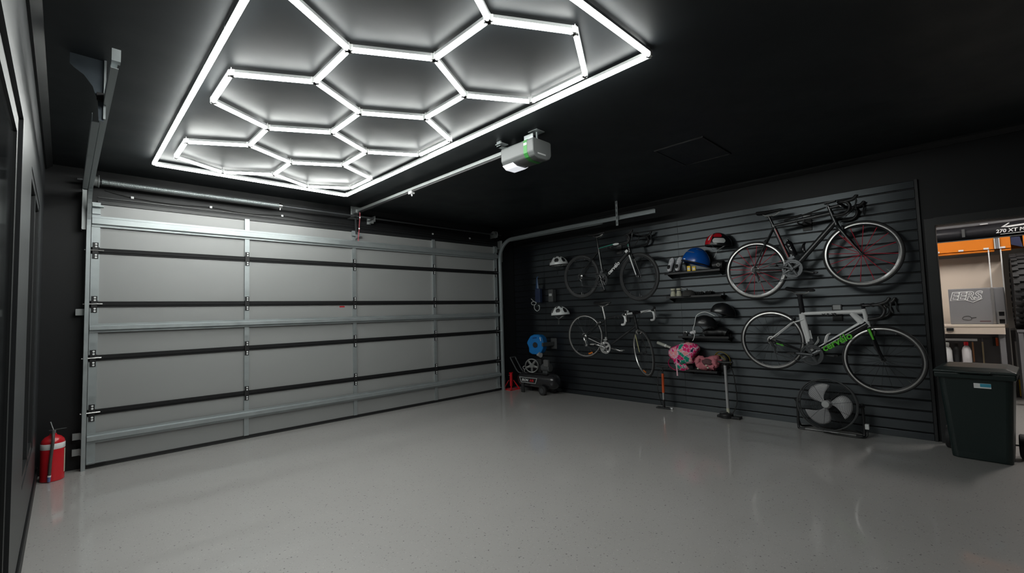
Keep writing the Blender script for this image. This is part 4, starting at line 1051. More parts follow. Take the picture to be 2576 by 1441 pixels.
def glove(y, label, rz):
    t = thing('glove', label, 'glove', (5.625, y, 1.4805), rz, 'black cycling gloves')
    MB().ell((0, 0, 0.028), 0.055, 0.045, 0.027).build('palm', M_BLK, t)
    for k in range(4):
        MB().sweep([(-0.035, -0.030 + k * 0.02, 0.035), (-0.07, -0.033 + k * 0.021, 0.045), (-0.085, -0.034 + k * 0.022, 0.02)], [0.011, 0.010, 0.007], 8).build('finger', M_BLK, t)
    MB().sweep([(0.0, 0.038, 0.03), (-0.035, 0.062, 0.03), (-0.05, 0.066, 0.022)], [0.012, 0.010, 0.007], 8).build('thumb', M_BLK, t)
    MB().sweep([(-0.05, -0.03, 0.056), (-0.02, -0.03, 0.06)], (0.006, 0.002), 6).sweep([(-0.05, 0.0, 0.056), (-0.02, 0.0, 0.06)], (0.006, 0.002), 6).build('piping', M_GREYP, t)
glove(-3.44, 'black padded glove beside the cap on the second shelf', 0.2)
glove(-3.57, 'black padded glove nearer the red spoked bicycle on the second shelf', -0.15)

# third shelf
helmet('black helmet, the upper and rear one above the third shelf', (5.600, -3.700, 1.260), PI / 2 + 0.5, M_HBK, M_BLK, 0.94, -0.25, vents=True, sz=1.05)
peg(-3.70, 1.30, 'black peg holding the upper black helmet')
helmet('black helmet with hanging straps, lower and in front on the third shelf', (5.525, -3.505, 1.115), PI / 2 + 0.4, M_HBK, M_BLK, 0.88, -0.1, vents=True, straps=True, strap_mat=M_DGREY, sz=1.1)
t = thing('black_bag', 'black bag standing under the helmets on the third shelf', 'bag', (5.635, -3.62, 0.9605))
crumple(MB().sweep(catmull([(0, 0.17, 0.04), (0, 0.12, 0.055), (0, 0.0, 0.06), (0, -0.08, 0.06), (0, -0.12, 0.045)], 4), [(0.03, 0.03)] + [(0.055, 0.05)] * 4 + [(0.062, 0.055)] * 7 + [(0.055, 0.05)] * 4 + [(0.03, 0.03)], 16, up=(0, 0, 1)).build('body', M_BLK, t), 0.012, 14.0, 1)
MB().sweep(catmull([(-0.05, 0.08, 0.10), (-0.062, 0.05, 0.12), (-0.05, 0.02, 0.11)], 4), 0.005, 6).build('handle', M_DGREY, t)
tag(MB().sweep(catmull([(5.475, -3.655, 1.225), (5.45, -3.55, 1.275), (5.45, -3.445, 1.235), (5.445, -3.415, 1.13), (5.445, -3.39, 1.06), (5.445, -3.405, 0.99), (5.443, -3.39, 0.935), (5.443, -3.375, 0.918)], 6), 0.0045, 8).build('shoe_lace', M_WHITE), 'thin white lace hanging over the edge of the third shelf', 'lace')
t = thing('bike_light', 'small clear bike light on the third shelf', 'bike light', (5.60, -3.32, 0.9605), 0.4)
MB().cyl((0, 0, 0.0), (0, 0, 0.03), 0.018, seg=12).build('mount', M_BLK, t)
MB().sweep([(0.0, 0.035, 0.04), (0, 0.03, 0.045), (0, -0.03, 0.06), (0, -0.036, 0.06)], [0.012, 0.022, 0.024, 0.012], 12).build('lamp', M_FROST, t)
t = thing('lock', 'small dark lock at the left end of the third shelf', 'lock', (5.60, -3.215, 0.9605))
MB().box(-0.02, 0.02, -0.03, 0.03, 0, 0.035).build('body', M_BLK, t, None, 0.005)
MB().sweep(catmull([(0, -0.02, 0.035), (0, -0.018, 0.06), (0, 0.018, 0.06), (0, 0.02, 0.035)], 4), 0.005, 8).build('shackle', M_STEEL, t)

# bottom shelf: floral backpack, pink bag, strap bag, white torch
t = thing('backpack', 'pink and green floral backpack hanging over the bottom shelf', 'backpack', (5.60, -3.190, 0.531))
mb = MB().sweep(catmull([(0.0, 0.155, 0.145), (0.0, 0.135, 0.165), (0, 0.06, 0.185), (0, -0.05, 0.215), (0, -0.13, 0.225), (0, -0.155, 0.215)], 3), [(0.05, 0.06), (0.07, 0.085), (0.082, 0.105), (0.092, 0.118), (0.097, 0.126), (0.10, 0.132), (0.10, 0.136), (0.10, 0.139), (0.10, 0.140), (0.10, 0.14), (0.098, 0.138), (0.092, 0.13), (0.088, 0.125), (0.08, 0.115), (0.075, 0.10), (0.06, 0.085)], 18, up=(0, 0, 1))
crumple(mb.build('bag_body', M_FLORAL, t, 60), 0.02, 11.0, 1)
MB().sweep(catmull([(-0.06, 0.10, 0.115), (-0.085, 0.06, 0.06), (-0.08, 0.0, 0.03), (-0.07, -0.06, 0.055)], 4), [(0.012, 0.05)] * 13, 10).build('front_pocket', M_FLORAL, t, 60)
MB().sweep(catmull([(-0.07, 0.135, 0.17), (-0.08, 0.185, 0.10), (-0.085, 0.165, 0.035), (-0.08, 0.10, -0.005), (-0.078, 0.07, 0.0)], 4), (0.016, 0.005), 8).build('shoulder_strap', mat('hot_pink', (0.62, 0.01, 0.13), rough=0.7), t)
MB().sweep([(-0.090, 0.075, 0.09), (-0.092, 0.07, 0.02), (-0.095, 0.065, -0.075)], (0.009, 0.003), 8).build('pull_tab', mat('pale_pink', (0.70, 0.40, 0.46), rough=0.7), t)
MB().sweep(catmull([(0.0, -0.09, 0.345), (-0.02, -0.07, 0.372), (-0.02, -0.03, 0.365), (0.0, -0.01, 0.335)], 4), (0.010, 0.004), 8).build('grab_loop', M_BLK, t)
t = thing('pink_bag', 'dusty pink soft bag crumpled on the bottom shelf', 'bag', (5.605, -3.485, 0.531))
o_ = MB().sweep(catmull([(0.0, 0.125, 0.07), (0.0, 0.09, 0.09), (0, 0.0, 0.085), (0, -0.09, 0.10), (0, -0.135, 0.08)], 5), [(0.03, 0.05)] + [(0.06, 0.085)] * 4 + [(0.072, 0.085)] * 7 + [(0.07, 0.09)] * 5 + [(0.05, 0.07)] * 3 + [(0.03, 0.045)], 20, up=(0, 0, 1)).build('bag_body', M_PINK, t, 60)
crumple(o_, 0.045, 13.0, 1)
for k, (yy, zz, ry, rz, an) in enumerate(((0.10, 0.13, 0.028, 0.065, 0.5), (-0.115, 0.11, 0.030, 0.060, -0.3), (0.045, 0.165, 0.055, 0.022, 0.25))):
    o_ = MB().ell((-0.055, yy, zz), 0.030, ry, rz, 14, 8, Matrix.Rotation(an, 3, 'X')).build('fold', M_PINK, t, 60)
    crumple(o_, 0.020, 22.0, 1)
o_ = MB().ell((-0.066, -0.02, 0.120), 0.020, 0.062, 0.045).build('mouth', M_MAROON, t, 60)
crumple(o_, 0.015, 24.0, 1)
for k, (yy, zz) in enumerate(((-0.020, 0.080), (-0.040, 0.052), (0.085, 0.035))):
    MB().ell((-0.098, yy, zz), 0.010, 0.013, 0.011).build('toggle', M_CREAM, t)
t = thing('olive_bag', 'olive and black strap bag behind the pink bag', 'bag', (5.672, -3.655, 0.531))
MB().ell((0, 0, 0.11), 0.045, 0.075, 0.11).build('bag_body', M_BLK, t, 60)
MB().sweep(catmull([(-0.03, 0.10, 0.18), (-0.05, 0.04, 0.24), (-0.055, -0.03, 0.235), (-0.05, -0.09, 0.18), (-0.045, -0.10, 0.10)], 4), (0.013, 0.005), 8).build('shoulder_strap', M_OLIVE, t)
MB().sweep(catmull([(-0.05, 0.06, 0.215), (-0.06, 0.0, 0.19), (-0.058, -0.05, 0.15)], 4), (0.010, 0.004), 8).build('cross_strap', M_OLIVE, t)
t = thing('white_torch', 'pale torch sticking out above the floral backpack', 'torch', (5.56, -2.925, 0.845))
MB().sweep([(0.005, 0.092, 0.030), (0.005, 0.088, 0.029), (0, -0.03, -0.010), (0, -0.05, -0.017), (0, -0.10, -0.034)], [0.016, 0.021, 0.021, 0.016, 0.015], 14).build('barrel', mat('pale_tube', (0.42, 0.43, 0.38), rough=0.5), t)
MB().sweep([(0.0, -0.026, -0.0087), (0, -0.036, -0.012)], 0.0225, 14).build('ring', M_WHITE, t)

# dark tool holder with blue grip and chrome loops, left part of the wall
t = thing('cable_lock', 'blue cable lock coil hanging on the dark wall by the corner', 'cable lock', (5.66, -0.60, 1.50))
MB().box(-0.03, 0.035, -0.055, 0.055, 0.0, 0.24).build('holder', mat('navy_plastic', (0.012, 0.022, 0.06), rough=0.45), t, None, 0.006)
MB().sweep([(-0.03, 0.0, 0.24), (-0.03, 0.0, 0.42), (-0.01, -0.008, 0.45)], [(0.035, 0.012), (0.012, 0.008), (0.012, 0.008)], 8, up=(1, 0, 0)).build('handle', mat('blue_grip', (0.02, 0.06, 0.14), rough=0.4), t)
mb = MB().sweep(catmull([(-0.05, 0.13, 0.07), (-0.055, 0.06, 0.02), (-0.055, 0.01, 0.0), (-0.055, 0.04, -0.035), (-0.055, 0.11, -0.03), (-0.05, 0.12, 0.01), (-0.05, 0.06, 0.025)], 6), 0.006, 8)
mb.sweep(catmull([(-0.055, 0.05, -0.04), (-0.055, 0.055, -0.10), (-0.055, 0.0, -0.145), (-0.055, -0.055, -0.12), (-0.055, -0.06, -0.06), (-0.05, -0.03, -0.05)], 6), 0.0065, 8)
mb.build('cable_loop', mat('clear_sleeve_cable', (0.42, 0.44, 0.44), rough=0.35), t)
t = thing('wall_charger', 'small dark grey box on the wall beside the cable lock', 'wall box', (5.66, -0.90, 1.50))
MB().box(-0.035, 0.055, -0.05, 0.05, 0.0, 0.21).build('housing', M_DGREY, t, None, 0.006)
MB().box(-0.037, -0.034, -0.03, 0.03, 0.10, 0.14).build('badge', M_GREYP, t, None)

# ================================================================== COMPRESSOR CORNER
cp = thing('air_compressor', 'black wheeled air compressor with silver flywheel in the corner', 'compressor', (5.44, -0.74, 0.0))
MB().lathe([(0.0, -0.42), (0.06, -0.415), (0.105, -0.385), (0.122, -0.34), (0.122, 0.34), (0.105, 0.385), (0.06, 0.415), (0.0, 0.42)], (0, 0, 0.215), (0, 1, 0), 28).build('tank', mat('tank_black', (0.018, 0.018, 0.020), rough=0.25, coat=0.3), cp)
for s_ in (-1, 1):
    wl = MB().lathe([(0.03, -0.024), (0.066, -0.024), (0.075, -0.014), (0.075, 0.014), (0.066, 0.024), (0.03, 0.024)], (s_ * 0.135, -0.20, 0.0755), (1, 0, 0), 24).build('wheel', M_RUB, cp)
    MB().lathe([(0.0, -0.026), (0.04, -0.025), (0.04, 0.025), (0.0, 0.026)], (s_ * 0.135, -0.20, 0.0755), (1, 0, 0), 16).build('wheel_hub', M_DGREY, wl)
    MB().box(s_ * 0.10 - 0.015, s_ * 0.10 + 0.015, 0.24, 0.30, 0.0, 0.16).build('foot', M_RUB, cp, None, 0.004)
MB().cyl((-0.12, -0.20, 0.0755), (0.12, -0.20, 0.0755), 0.009, seg=8).box(-0.09, 0.09, -0.22, -0.18, 0.075, 0.13).build('axle', M_BLK, cp)
MB().box(-0.09, 0.09, -0.27, 0.20, 0.325, 0.340).build('deck', M_BLK, cp, None)
# pump, motor, flywheel
MB().box(-0.02, 0.10, -0.08, 0.06, 0.34, 0.47).box(0.0, 0.085, -0.065, 0.045, 0.47, 0.56).build('pump_block', M_BLK, cp, None, 0.006)
for k in range(5):
    MB().box(-0.008, 0.093, -0.073, 0.053, 0.478 + k * 0.017, 0.484 + k * 0.017).build('cooling_fin', M_DGREY, cp, None)
fc_, fa = Vector((-0.085, 0.065, 0.452)), Vector((-0.86, -0.50, 0.0)).normalized()
mb = MB().torus(fc_, fa, 0.108, 0.012, 32, 8).lathe([(0.0, -0.018), (0.035, -0.016), (0.035, 0.016), (0.0, 0.018)], fc_, fa, 16)
u_ = fa.orthogonal().normalized(); w_ = fa.cross(u_)
for k in range(5):
    a = 2 * PI * k / 5 + 0.4
    d_ = u_ * math.cos(a) + w_ * math.sin(a)
    mb.sweep([fc_ + d_ * 0.02, fc_ + d_ * 0.106], [(0.022, 0.007), (0.016, 0.006)], 8, up=fa)
mb.cyl(fc_, fc_ - fa * 0.07, 0.014, seg=10)
mb.build('flywheel', mat('cast_silver', (0.16, 0.165, 0.16), rough=0.45, metal=0.5), cp)
MB().lathe([(0.0, -0.09), (0.055, -0.085), (0.068, -0.07), (0.068, 0.07), (0.055, 0.085), (0.0, 0.09)], (0.0, -0.19, 0.425), (0, 1, 0), 20).box(-0.05, 0.05, -0.24, -0.14, 0.34, 0.39).build('motor', M_DGREY, cp)
MB().box(-0.075, -0.03, -0.28, -0.18, 0.45, 0.56).build('pressure_switch', mat('switch_grey', (0.10, 0.10, 0.10), rough=0.4), cp, None, 0.006)
MB().sweep(catmull([(-0.06, 0.30, 0.30), (-0.06, 0.42, 0.33), (-0.06, 0.50, 0.42), (-0.06, 0.60, 0.56)], 4), 0.011, 8).sweep(catmull([(0.06, 0.30, 0.30), (0.06, 0.42, 0.33), (0.06, 0.50, 0.42), (0.06, 0.60, 0.56)], 4), 0.011, 8).cyl((-0.06, 0.60, 0.56), (0.06, 0.60, 0.56), 0.012, seg=8).build('handle', M_DGREY, cp)
bg = MB().prism([(0.165, -0.046), (-0.165, -0.046), (-0.205, 0.046), (0.205, 0.046)], lambda a, b, d: (-0.1255 - d, a + 0.12, 0.215 + b), 0.0, 0.003).build('badge', M_GREYP, cp, None)
MB().prism([(0.150, -0.037), (-0.155, -0.037), (-0.187, 0.037), (0.185, 0.037)], lambda a, b, d: (-0.1255 - d, a + 0.12, 0.215 + b), 0.003, 0.004).build('badge_face', M_BLK, bg, None)
place(text_mesh('badge_print', 'IRON', 0.058, M_WHITE, 0.0006, 0.2, 0.001), 'badge_print', bg, (-0.1302, 0.262, 0.195), (0, -1, 0), (0, 0, 1))
place(text_mesh('badge_print', 'AIR', 0.058, M_RED, 0.0006, 0.2, 0.001), 'badge_print', bg, (-0.1302, 0.085, 0.195), (0, -1, 0), (0, 0, 1))
MB().torus((-0.02, 0.30, 0.40), (-1, -0.4, 0), 0.026, 0.006, 18, 6).cyl((-0.02, 0.30, 0.33), (-0.02, 0.30, 0.375), 0.008, seg=8).build('gauge', M_ALU, cp)

hr = thing('hose_reel', 'blue enclosed hose reel on the wall above the compressor', 'hose reel', (XR, -0.76, 0.80))
ha = Vector((-0.97, -0.22, 0.0)).normalized()
ctr = Vector((-0.27, 0.05, 0.0))
hu = Vector((0, 0, 1)); hv = ha.cross(hu)
def R2(pts, d0, d1, m_, name, par, bev=0.012):
    return MB().prism(pts, lambda a, b, d: tuple(ctr + hv * a + hu * b + ha * d), d0, d1).build(name, m_, par, 30, bev)
outl = [(0.165, 0.02), (0.15, 0.06), (0.09, 0.14), (0.02, 0.165), (-0.08, 0.155), (-0.135, 0.11), (-0.155, 0.03), (-0.14, -0.07), (-0.10, -0.14), (-0.03, -0.165), (0.07, -0.165), (0.125, -0.13), (0.13, -0.05)]
R2(outl, -0.10, 0.045, M_BLUE, 'casing', hr)
MB().lathe([(0.0, 0.0), (0.038, 0.0), (0.046, 0.004), (0.046, 0.006), (0.0, 0.004)], tuple(ctr + hu * -0.008 + ha * 0.046), ha, 24).build('hub_opening', mat('dark_slot', (0.006, 0.008, 0.012), rough=0.6), hr)
R2([(0.05, 0.115), (-0.03, 0.125), (-0.035, 0.105), (0.045, 0.092)], 0.044, 0.050, mat('deep_blue', (0.0, 0.06, 0.22), rough=0.4), 'carry_slot', hr, 0.002)
MB().box(-0.30, -0.003, -0.12, -0.09, -0.03, 0.03).box(-0.012, -0.001, -0.17, -0.04, -0.09, 0.09).build('wall_bracket', M_DGREY, hr, None, 0.004)
MB().sweep([tuple(ctr + Vector((-0.02, -0.10, -0.165))), tuple(ctr + Vector((-0.02, -0.02, -0.175)))], (0.05, 0.014), 10).build('hose_outlet', M_GREYP, hr)
MB().sweep([tuple(ctr + Vector((-0.06, -0.135, 0.12))), tuple(ctr + Vector((-0.06, -0.15, 0.06)))], (0.008, 0.004), 6).build('print_mark', M_WHITE, hr)

jk = thing('jack_stand', 'red steel jack stand behind the compressor', 'jack stand', (5.43, -0.095, 0.0))
for s1 in (-1, 1):
    for s2 in (-1, 1):
        MB().sweep([(s1 * 0.10, s2 * 0.10, 0.006), (s1 * 0.028, s2 * 0.028, 0.16)], (0.016, 0.005), 8).build('leg', M_RED, jk)
MB().cyl((0, 0, 0.06), (0, 0, 0.285), 0.026, seg=14).box(-0.035, 0.035, -0.012, 0.012, 0.275, 0.295).build('post', M_RED, jk)
MB().box(-0.11, 0.11, -0.11, -0.09, 0.0, 0.012).box(-0.11, 0.11, 0.09, 0.11, 0.0, 0.012).box(-0.11, -0.09, -0.11, 0.11, 0.0, 0.012).box(0.09, 0.11, -0.11, 0.11, 0.0, 0.012).build('base_frame', M_RED, jk, None)
MB().cyl((-0.026, 0, 0.25), (-0.06, -0.01, 0.25), 0.006, seg=8).build('lock_pin', M_STEEL, jk)

# fire extinguisher
fx = thing('fire_extinguisher', 'red fire extinguisher with white band standing in the left corner', 'fire extinguisher', (-0.250, -0.180, 0.0))
MB().lathe([(0.0, 0.0), (0.072, 0.0), (0.078, 0.006), (0.078, 0.325), (0.072, 0.348), (0.052, 0.372), (0.026, 0.386), (0.022, 0.40), (0.0, 0.40)], (0, 0, 0), (0, 0, 1), 32).build('cylinder', M_RED, fx)
MB().lathe([(0.0785, 0.272), (0.0792, 0.273), (0.0792, 0.319), (0.0785, 0.32)], (0, 0, 0), (0, 0, 1), 32).build('white_band', M_WHITE, fx)
MB().cyl((0, 0, 0.398), (0, 0, 0.428), 0.019, seg=14).build('valve', M_STEEL, fx)
MB().obox((0.03, -0.01, 0.432), (0.055, -0.012, 0.004), (0.002, 0.010, 0), (0, 0, 0.003)).build('carry_handle', M_STEEL, fx, None)
MB().sweep([(0.0, -0.004, 0.43), (-0.008, -0.006, 0.46), (-0.018, -0.008, 0.50)], [(0.014, 0.004)] * 3, 8).build('squeeze_lever', M_GREYP, fx)
MB().sweep(catmull([(0.0, -0.022, 0.418), (0.002, -0.075, 0.40), (0.0, -0.096, 0.33), (-0.010, -0.094, 0.20), (-0.016, -0.092, 0.06)], 6), 0.0105, 10).build('hose', mat('hose_grey', (0.06, 0.062, 0.058), rough=0.5), fx)
MB().sweep([(-0.016, -0.092, 0.062), (-0.017, -0.092, 0.05)], 0.0125, 10).build('ferrule', M_WHITE, fx)
MB().sweep([(-0.017, -0.092, 0.05), (-0.018, -0.092, 0.010)], [0.012, 0.0105], 10).build('nozzle', mat('nozzle_blue', (0.10, 0.14, 0.30), rough=0.4), fx)
lab = MB(); vs = []; fs = []
for i in range(5):
    a = -0.42 + i * 0.10
    for z_ in (0.06, 0.262):
        vs.append((0.0788 * math.cos(a), 0.0788 * math.sin(a), z_))
for i in range(4): fs.append((2 * i, 2 * i + 2, 2 * i + 3, 2 * i + 1))
lab.add(vs, fs).build('label', M_CREAM, fx)

# ================================================================== PUMPS, FAN, BIN
pm = thing('floor_pump', 'orange and black bicycle floor pump leaning by the slat wall', 'pump', (5.545, -2.895, 0.0))
MB().box(-0.035, 0.035, -0.10, 0.10, 0.0, 0.018).build('base', M_BLK, pm, None, 0.005)
MB().cyl((0, -0.09, 0.010), (0, -0.125, 0.014), 0.012, seg=10).build('base_tip', M_WHITE, pm)
MB().sweep([(0, 0, 0.015), (0.012, 0.006, 0.115)], [0.017, 0.015], 12).build('foot_tube', M_BLK, pm)
MB().sweep([(0.012, 0.006, 0.115), (0.022, 0.010, 0.205)], 0.0155, 12).build('silver_sleeve', M_ALU, pm)
MB().sweep([(0.022, 0.010, 0.205), (0.05, 0.022, 0.455)], 0.017, 12).build('barrel', M_ORGR, pm)
MB().sweep([(0.05, 0.022, 0.455), (0.062, 0.027, 0.545)], 0.009, 10).build('shaft', M_BLK, pm)
MB().sweep([(0.062, 0.11, 0.555), (0.062, 0.027, 0.548), (0.062, -0.06, 0.545)], [(0.012, 0.012), (0.015, 0.014), (0.012, 0.012)], 10).build('handle', M_BLK, pm)
MB().sweep(catmull([(-0.02, 0.02, 0.05), (-0.03, 0.06, 0.25), (0.02, 0.07, 0.45), (0.045, 0.045, 0.50)], 6), 0.006, 8).build('hose', M_BLK, pm)
pm = thing('floor_pump', 'silver bicycle floor pump with heavy black base by the slat wall', 'pump', (5.525, -3.735, 0.0))
MB().lathe([(0.0, 0.0), (0.075, 0.0), (0.080, 0.012), (0.078, 0.045), (0.062, 0.06), (0.0, 0.062)], (-0.01, 0.02, 0), (0, 0, 1), 20).box(-0.05, 0.05, -0.14, 0.12, 0.0, 0.028).build('base', M_BLK, pm, 40, 0.004)
MB().lathe([(0.0, 0.055), (0.046, 0.056), (0.046, 0.072), (0.0, 0.074)], (-0.02, 0.045, 0), (0, 0, 1), 18).build('gauge', M_DGREY, pm)
MB().cyl((0, 0, 0.05), (0.0, 0.003, 0.115), 0.018, seg=14).build('collar', M_CREAM, pm)
MB().cyl((0.0, 0.003, 0.115), (0.004, 0.010, 0.622), 0.0165, seg=14).build('barrel', mat('pump_silver', (0.52, 0.52, 0.53), rough=0.3, metal=0.5), pm)
MB().sweep([(0.004, 0.09, 0.665), (0.004, 0.01, 0.655), (0.004, -0.08, 0.665)], [(0.013, 0.013), (0.016, 0.015), (0.013, 0.013)], 10).cyl((0.004, 0.010, 0.622), (0.004, 0.010, 0.66), 0.010, seg=10).build('handle', M_BLK, pm)
MB().sweep(catmull([(-0.02, -0.05, 0.05), (0.02, -0.10, 0.20), (0.03, -0.075, 0.50), (0.02, -0.04, 0.62)], 6), 0.006, 8).build('hose', M_BLK, pm)

fn = thing('floor_fan', 'black caged floor fan with three grey blades on a tube stand', 'fan', (5.50, -4.765, 0.0))
fo = Vector((-0.075, 0.0, 0.298)); fax = Vector((-0.985, -0.05, 0.16)).normalized()
fu = (Vector((0, 0, 1)) - fax * fax.z).normalized(); fv = fu.cross(fax)
def FP(r, a, d): return fo + (fv * math.cos(a) + fu * math.sin(a)) * r + fax * d
RG = 0.255
mb = MB()
for d in (-0.07, 0.0, 0.06): mb.torus(fo + fax * d, fax, RG if d else RG + 0.003, 0.0045, 56, 6)
mb.build('cage_rim', M_DGREY, fn)
cg = MB()
for d, sgn in ((0.06, 1), (-0.07, -1)):
    for k in range(1, 16):
        r = 0.05 + k * 0.0133
        cg.torus(fo + fax * (d + sgn * 0.03 * (1 - (r / RG) ** 2)), fax, r, 0.0011, 40, 4)
o_ = cg.build('grille_rings', M_BLK, fn); o_['kind'] = 'stuff'
wire_cache = {}
for d, sgn in ((0.06, 1), (-0.07, -1)):
    for k in range(10):
        a = 2 * PI * k / 10 + 0.2
        pts = [FP(r, a, d + sgn * 0.03 * (1 - (r / RG) ** 2)) for r in (0.04, 0.11, 0.18, RG)]
        MB().sweep(pts, 0.0016, 5).build('grille_spoke', M_BLK, fn)
MB().lathe([(0.0, 0.101), (0.030, 0.099), (0.036, 0.092), (0.036, 0.086)], fo, fax, 24).build('grille_badge', M_GREYP, fn)
MB().lathe([(0.0, 0.045), (0.03, 0.043), (0.042, 0.03), (0.042, -0.02), (0.0, -0.022)], fo, fax, 24).build('hub', M_BLADE, fn)
MB().lathe([(0.0, -0.03), (0.055, -0.032), (0.06, -0.05), (0.06, -0.14), (0.04, -0.165), (0.0, -0.17)], fo, fax, 24).build('motor', M_BLK, fn)
def blade(a0):
    # scythe outline: straight leading edge, bulging trailing edge with a pointed tip
    vs = []; fs = []
    n, m = 12, 8
    for i in range(n + 1):
        t_ = i / n
        r = 0.036 + (0.218 - 0.036) * t_
        lead = a0 + 0.42 + 0.05 * t_ - 0.62 * t_ ** 5
        trail = a0 - 0.30 - 0.62 * math.sin(PI * 0.5 * t_) - 0.10 * t_
        for k in range(m + 1):
            q = k / m
            a = trail + (lead - trail) * q
            rr = r - 0.055 * t_ ** 3 * (1 - q) ** 2 * 0.35
            vs.append(FP(rr, a, 0.014 - (q - 0.5) * 0.052 * (0.45 + 0.55 * t_)))
    for i in range(n):
        for k in range(m):
            q = i * (m + 1) + k
            fs.append((q, q + 1, q + m + 2, q + m + 1))
    o = MB().add(vs, fs).build('blade', M_BLADE, fn, 60)
    s_ = o.modifiers.new('solid', 'SOLIDIFY'); s_.thickness = 0.003
for k, a in enumerate((2.42, 0.32, 4.52)): blade(a)
st = MB()
for s_ in (-1, 1):
    MB().sweep(catmull([(-0.02, s_ * 0.283, 0.33), (-0.01, s_ * 0.285, 0.18), (-0.02, s_ * 0.285, 0.03), (-0.035, s_ * 0.27, 0.011), (-0.04, s_ * 0.22, 0.011)], 5), (0.013, 0.009), 10).build('stand_leg', M_BLK, fn)
    MB().sweep(catmull([(-0.01, s_ * 0.285, 0.10), (0.04, s_ * 0.28, 0.03), (0.10, s_ * 0.26, 0.011), (0.15, s_ * 0.20, 0.011)], 5), 0.010, 10).build('stand_leg', M_BLK, fn)
    MB().sweep([FP(0.258, 0 if s_ < 0 else PI, 0), Vector((-0.02, s_ * 0.297, 0.305))], 0.013, 10).build('pivot_knob', M_BLK, fn)
MB().sweep([(-0.04, 0.22, 0.012), (-0.04, -0.22, 0.012)], 0.0095, 10).build('front_bar', mat('dull_tube', (0.20, 0.20, 0.20), rough=0.35, metal=0.7), fn)
MB().sweep([(0.15, 0.20, 0.011), (0.15, -0.20, 0.011)], 0.010, 10).build('rear_bar', M_BLK, fn)
MB().box(-0.045, -0.005, -0.328, -0.296, 0.085, 0.135).build('switch_tag', M_WHITE, fn, None, 0.003)
MB().sweep(catmull([(-0.02, -0.31, 0.085), (-0.03, -0.31, 0.02), (-0.09, -0.27, 0.006), (-0.10, -0.12, 0.006), (-0.06, 0.05, 0.006)], 6), 0.005, 8).build('power_cord', M_CABLE, fn)

bn = thing('wheelie_bin', 'dark green wheeled rubbish bin beside the opening to the next room', 'bin', (5.375, -5.870, 0.0), math.radians(-4))
def bsec(z, x0, x1, hw_): return [(x0 + 0.02, -hw_, z), (x1, -hw_, z), (x1, hw_, z), (x0 + 0.02, hw_, z), (x0, hw_ - 0.03, z), (x0, -hw_ + 0.03, z)]
rings = [bsec(0.0, -0.155, 0.11, 0.178), bsec(0.06, -0.165, 0.145, 0.182), bsec(0.40, -0.195, 0.20, 0.203), bsec(0.700, -0.225, 0.235, 0.222)]
vs = [p for r in rings for p in r]; fs = [tuple(reversed(range(6)))]
for i in range(3):
    for k in range(6): fs.append((i * 6 + k, i * 6 + (k + 1) % 6, i * 6 + 6 + (k + 1) % 6, i * 6 + 6 + k))
fs.append(tuple(18 + k for k in range(6)))
MB().add(vs, fs).build('body', M_BIN, bn, None, 0.012)
MB().box(-0.255, 0.245, -0.240, 0.240, 0.680, 0.725).build('rim', M_BIN, bn, None, 0.010)
lid = MB().add([(-0.262, -0.245, 0.725), (0.25, -0.245, 0.725), (0.25, 0.245, 0.725), (-0.262, 0.245, 0.725), (-0.20, -0.185, 0.770), (0.21, -0.185, 0.770), (0.21, 0.185, 0.770), (-0.20, 0.185, 0.770), (-0.262, -0.245, 0.743), (0.25, -0.245, 0.743), (0.25, 0.245, 0.743), (-0.262, 0.245, 0.743)], [(3, 2, 1, 0), (4, 5, 6, 7), (0, 1, 9, 8), (1, 2, 10, 9), (2, 3, 11, 10), (3, 0, 8, 11), (8, 9, 5, 4), (9, 10, 6, 5), (10, 11, 7, 6), (11, 8, 4, 7)])
lid_o = lid.build('lid', M_BIN, bn, None, 0.006)
MB().box(-0.285, -0.255, -0.10, 0.10, 0.727, 0.741).build('lid_grip', M_BIN, lid_o, None, 0.004)
MB().cyl((0.285, -0.20, 0.735), (0.285, 0.20, 0.735), 0.015, seg=10).box(0.24, 0.285, -0.20, -0.16, 0.720, 0.747).box(0.24, 0.285, 0.16, 0.20, 0.720, 0.747).box(0.24, 0.285, -0.02, 0.02, 0.720, 0.747).build('handle', M_BIN, bn, 40)
MB().cyl((0.165, -0.235, 0.10), (0.165, 0.235, 0.10), 0.010, seg=8).build('axle', M_STEEL, bn)
for s_ in (-1, 1):
    wl = MB().lathe([(0.035, -0.02), (0.088, -0.02), (0.098, -0.012), (0.098, 0.012), (0.088, 0.02), (0.035, 0.02)], (0.165, s_ * 0.225, 0.0985), (0, 1, 0), 24).build('wheel', M_RUB, bn)
    MB().lathe([(0.0, -0.024), (0.06, -0.017), (0.06, 0.017), (0.0, 0.024)], (0.165, s_ * 0.225, 0.0985), (0, 1, 0), 16).build('wheel_hub', M_DGREY, wl)
sl = Vector((-0.03 / 0.300, 0, 1)).normalized()
sx_ = -0.219
stk = MB().obox((sx_ - 0.0015, -0.045, 0.625), (0.0008, 0, 0), (0, 0.050, 0), sl * 0.020).build('sticker', M_WHITE, bn, None)
MB().obox((sx_ - 0.0030, -0.063, 0.6295), (0.0006, 0, 0), (0, 0.031, 0), sl * 0.0135).build('sticker_blue_field', M_SKYB, stk, None)

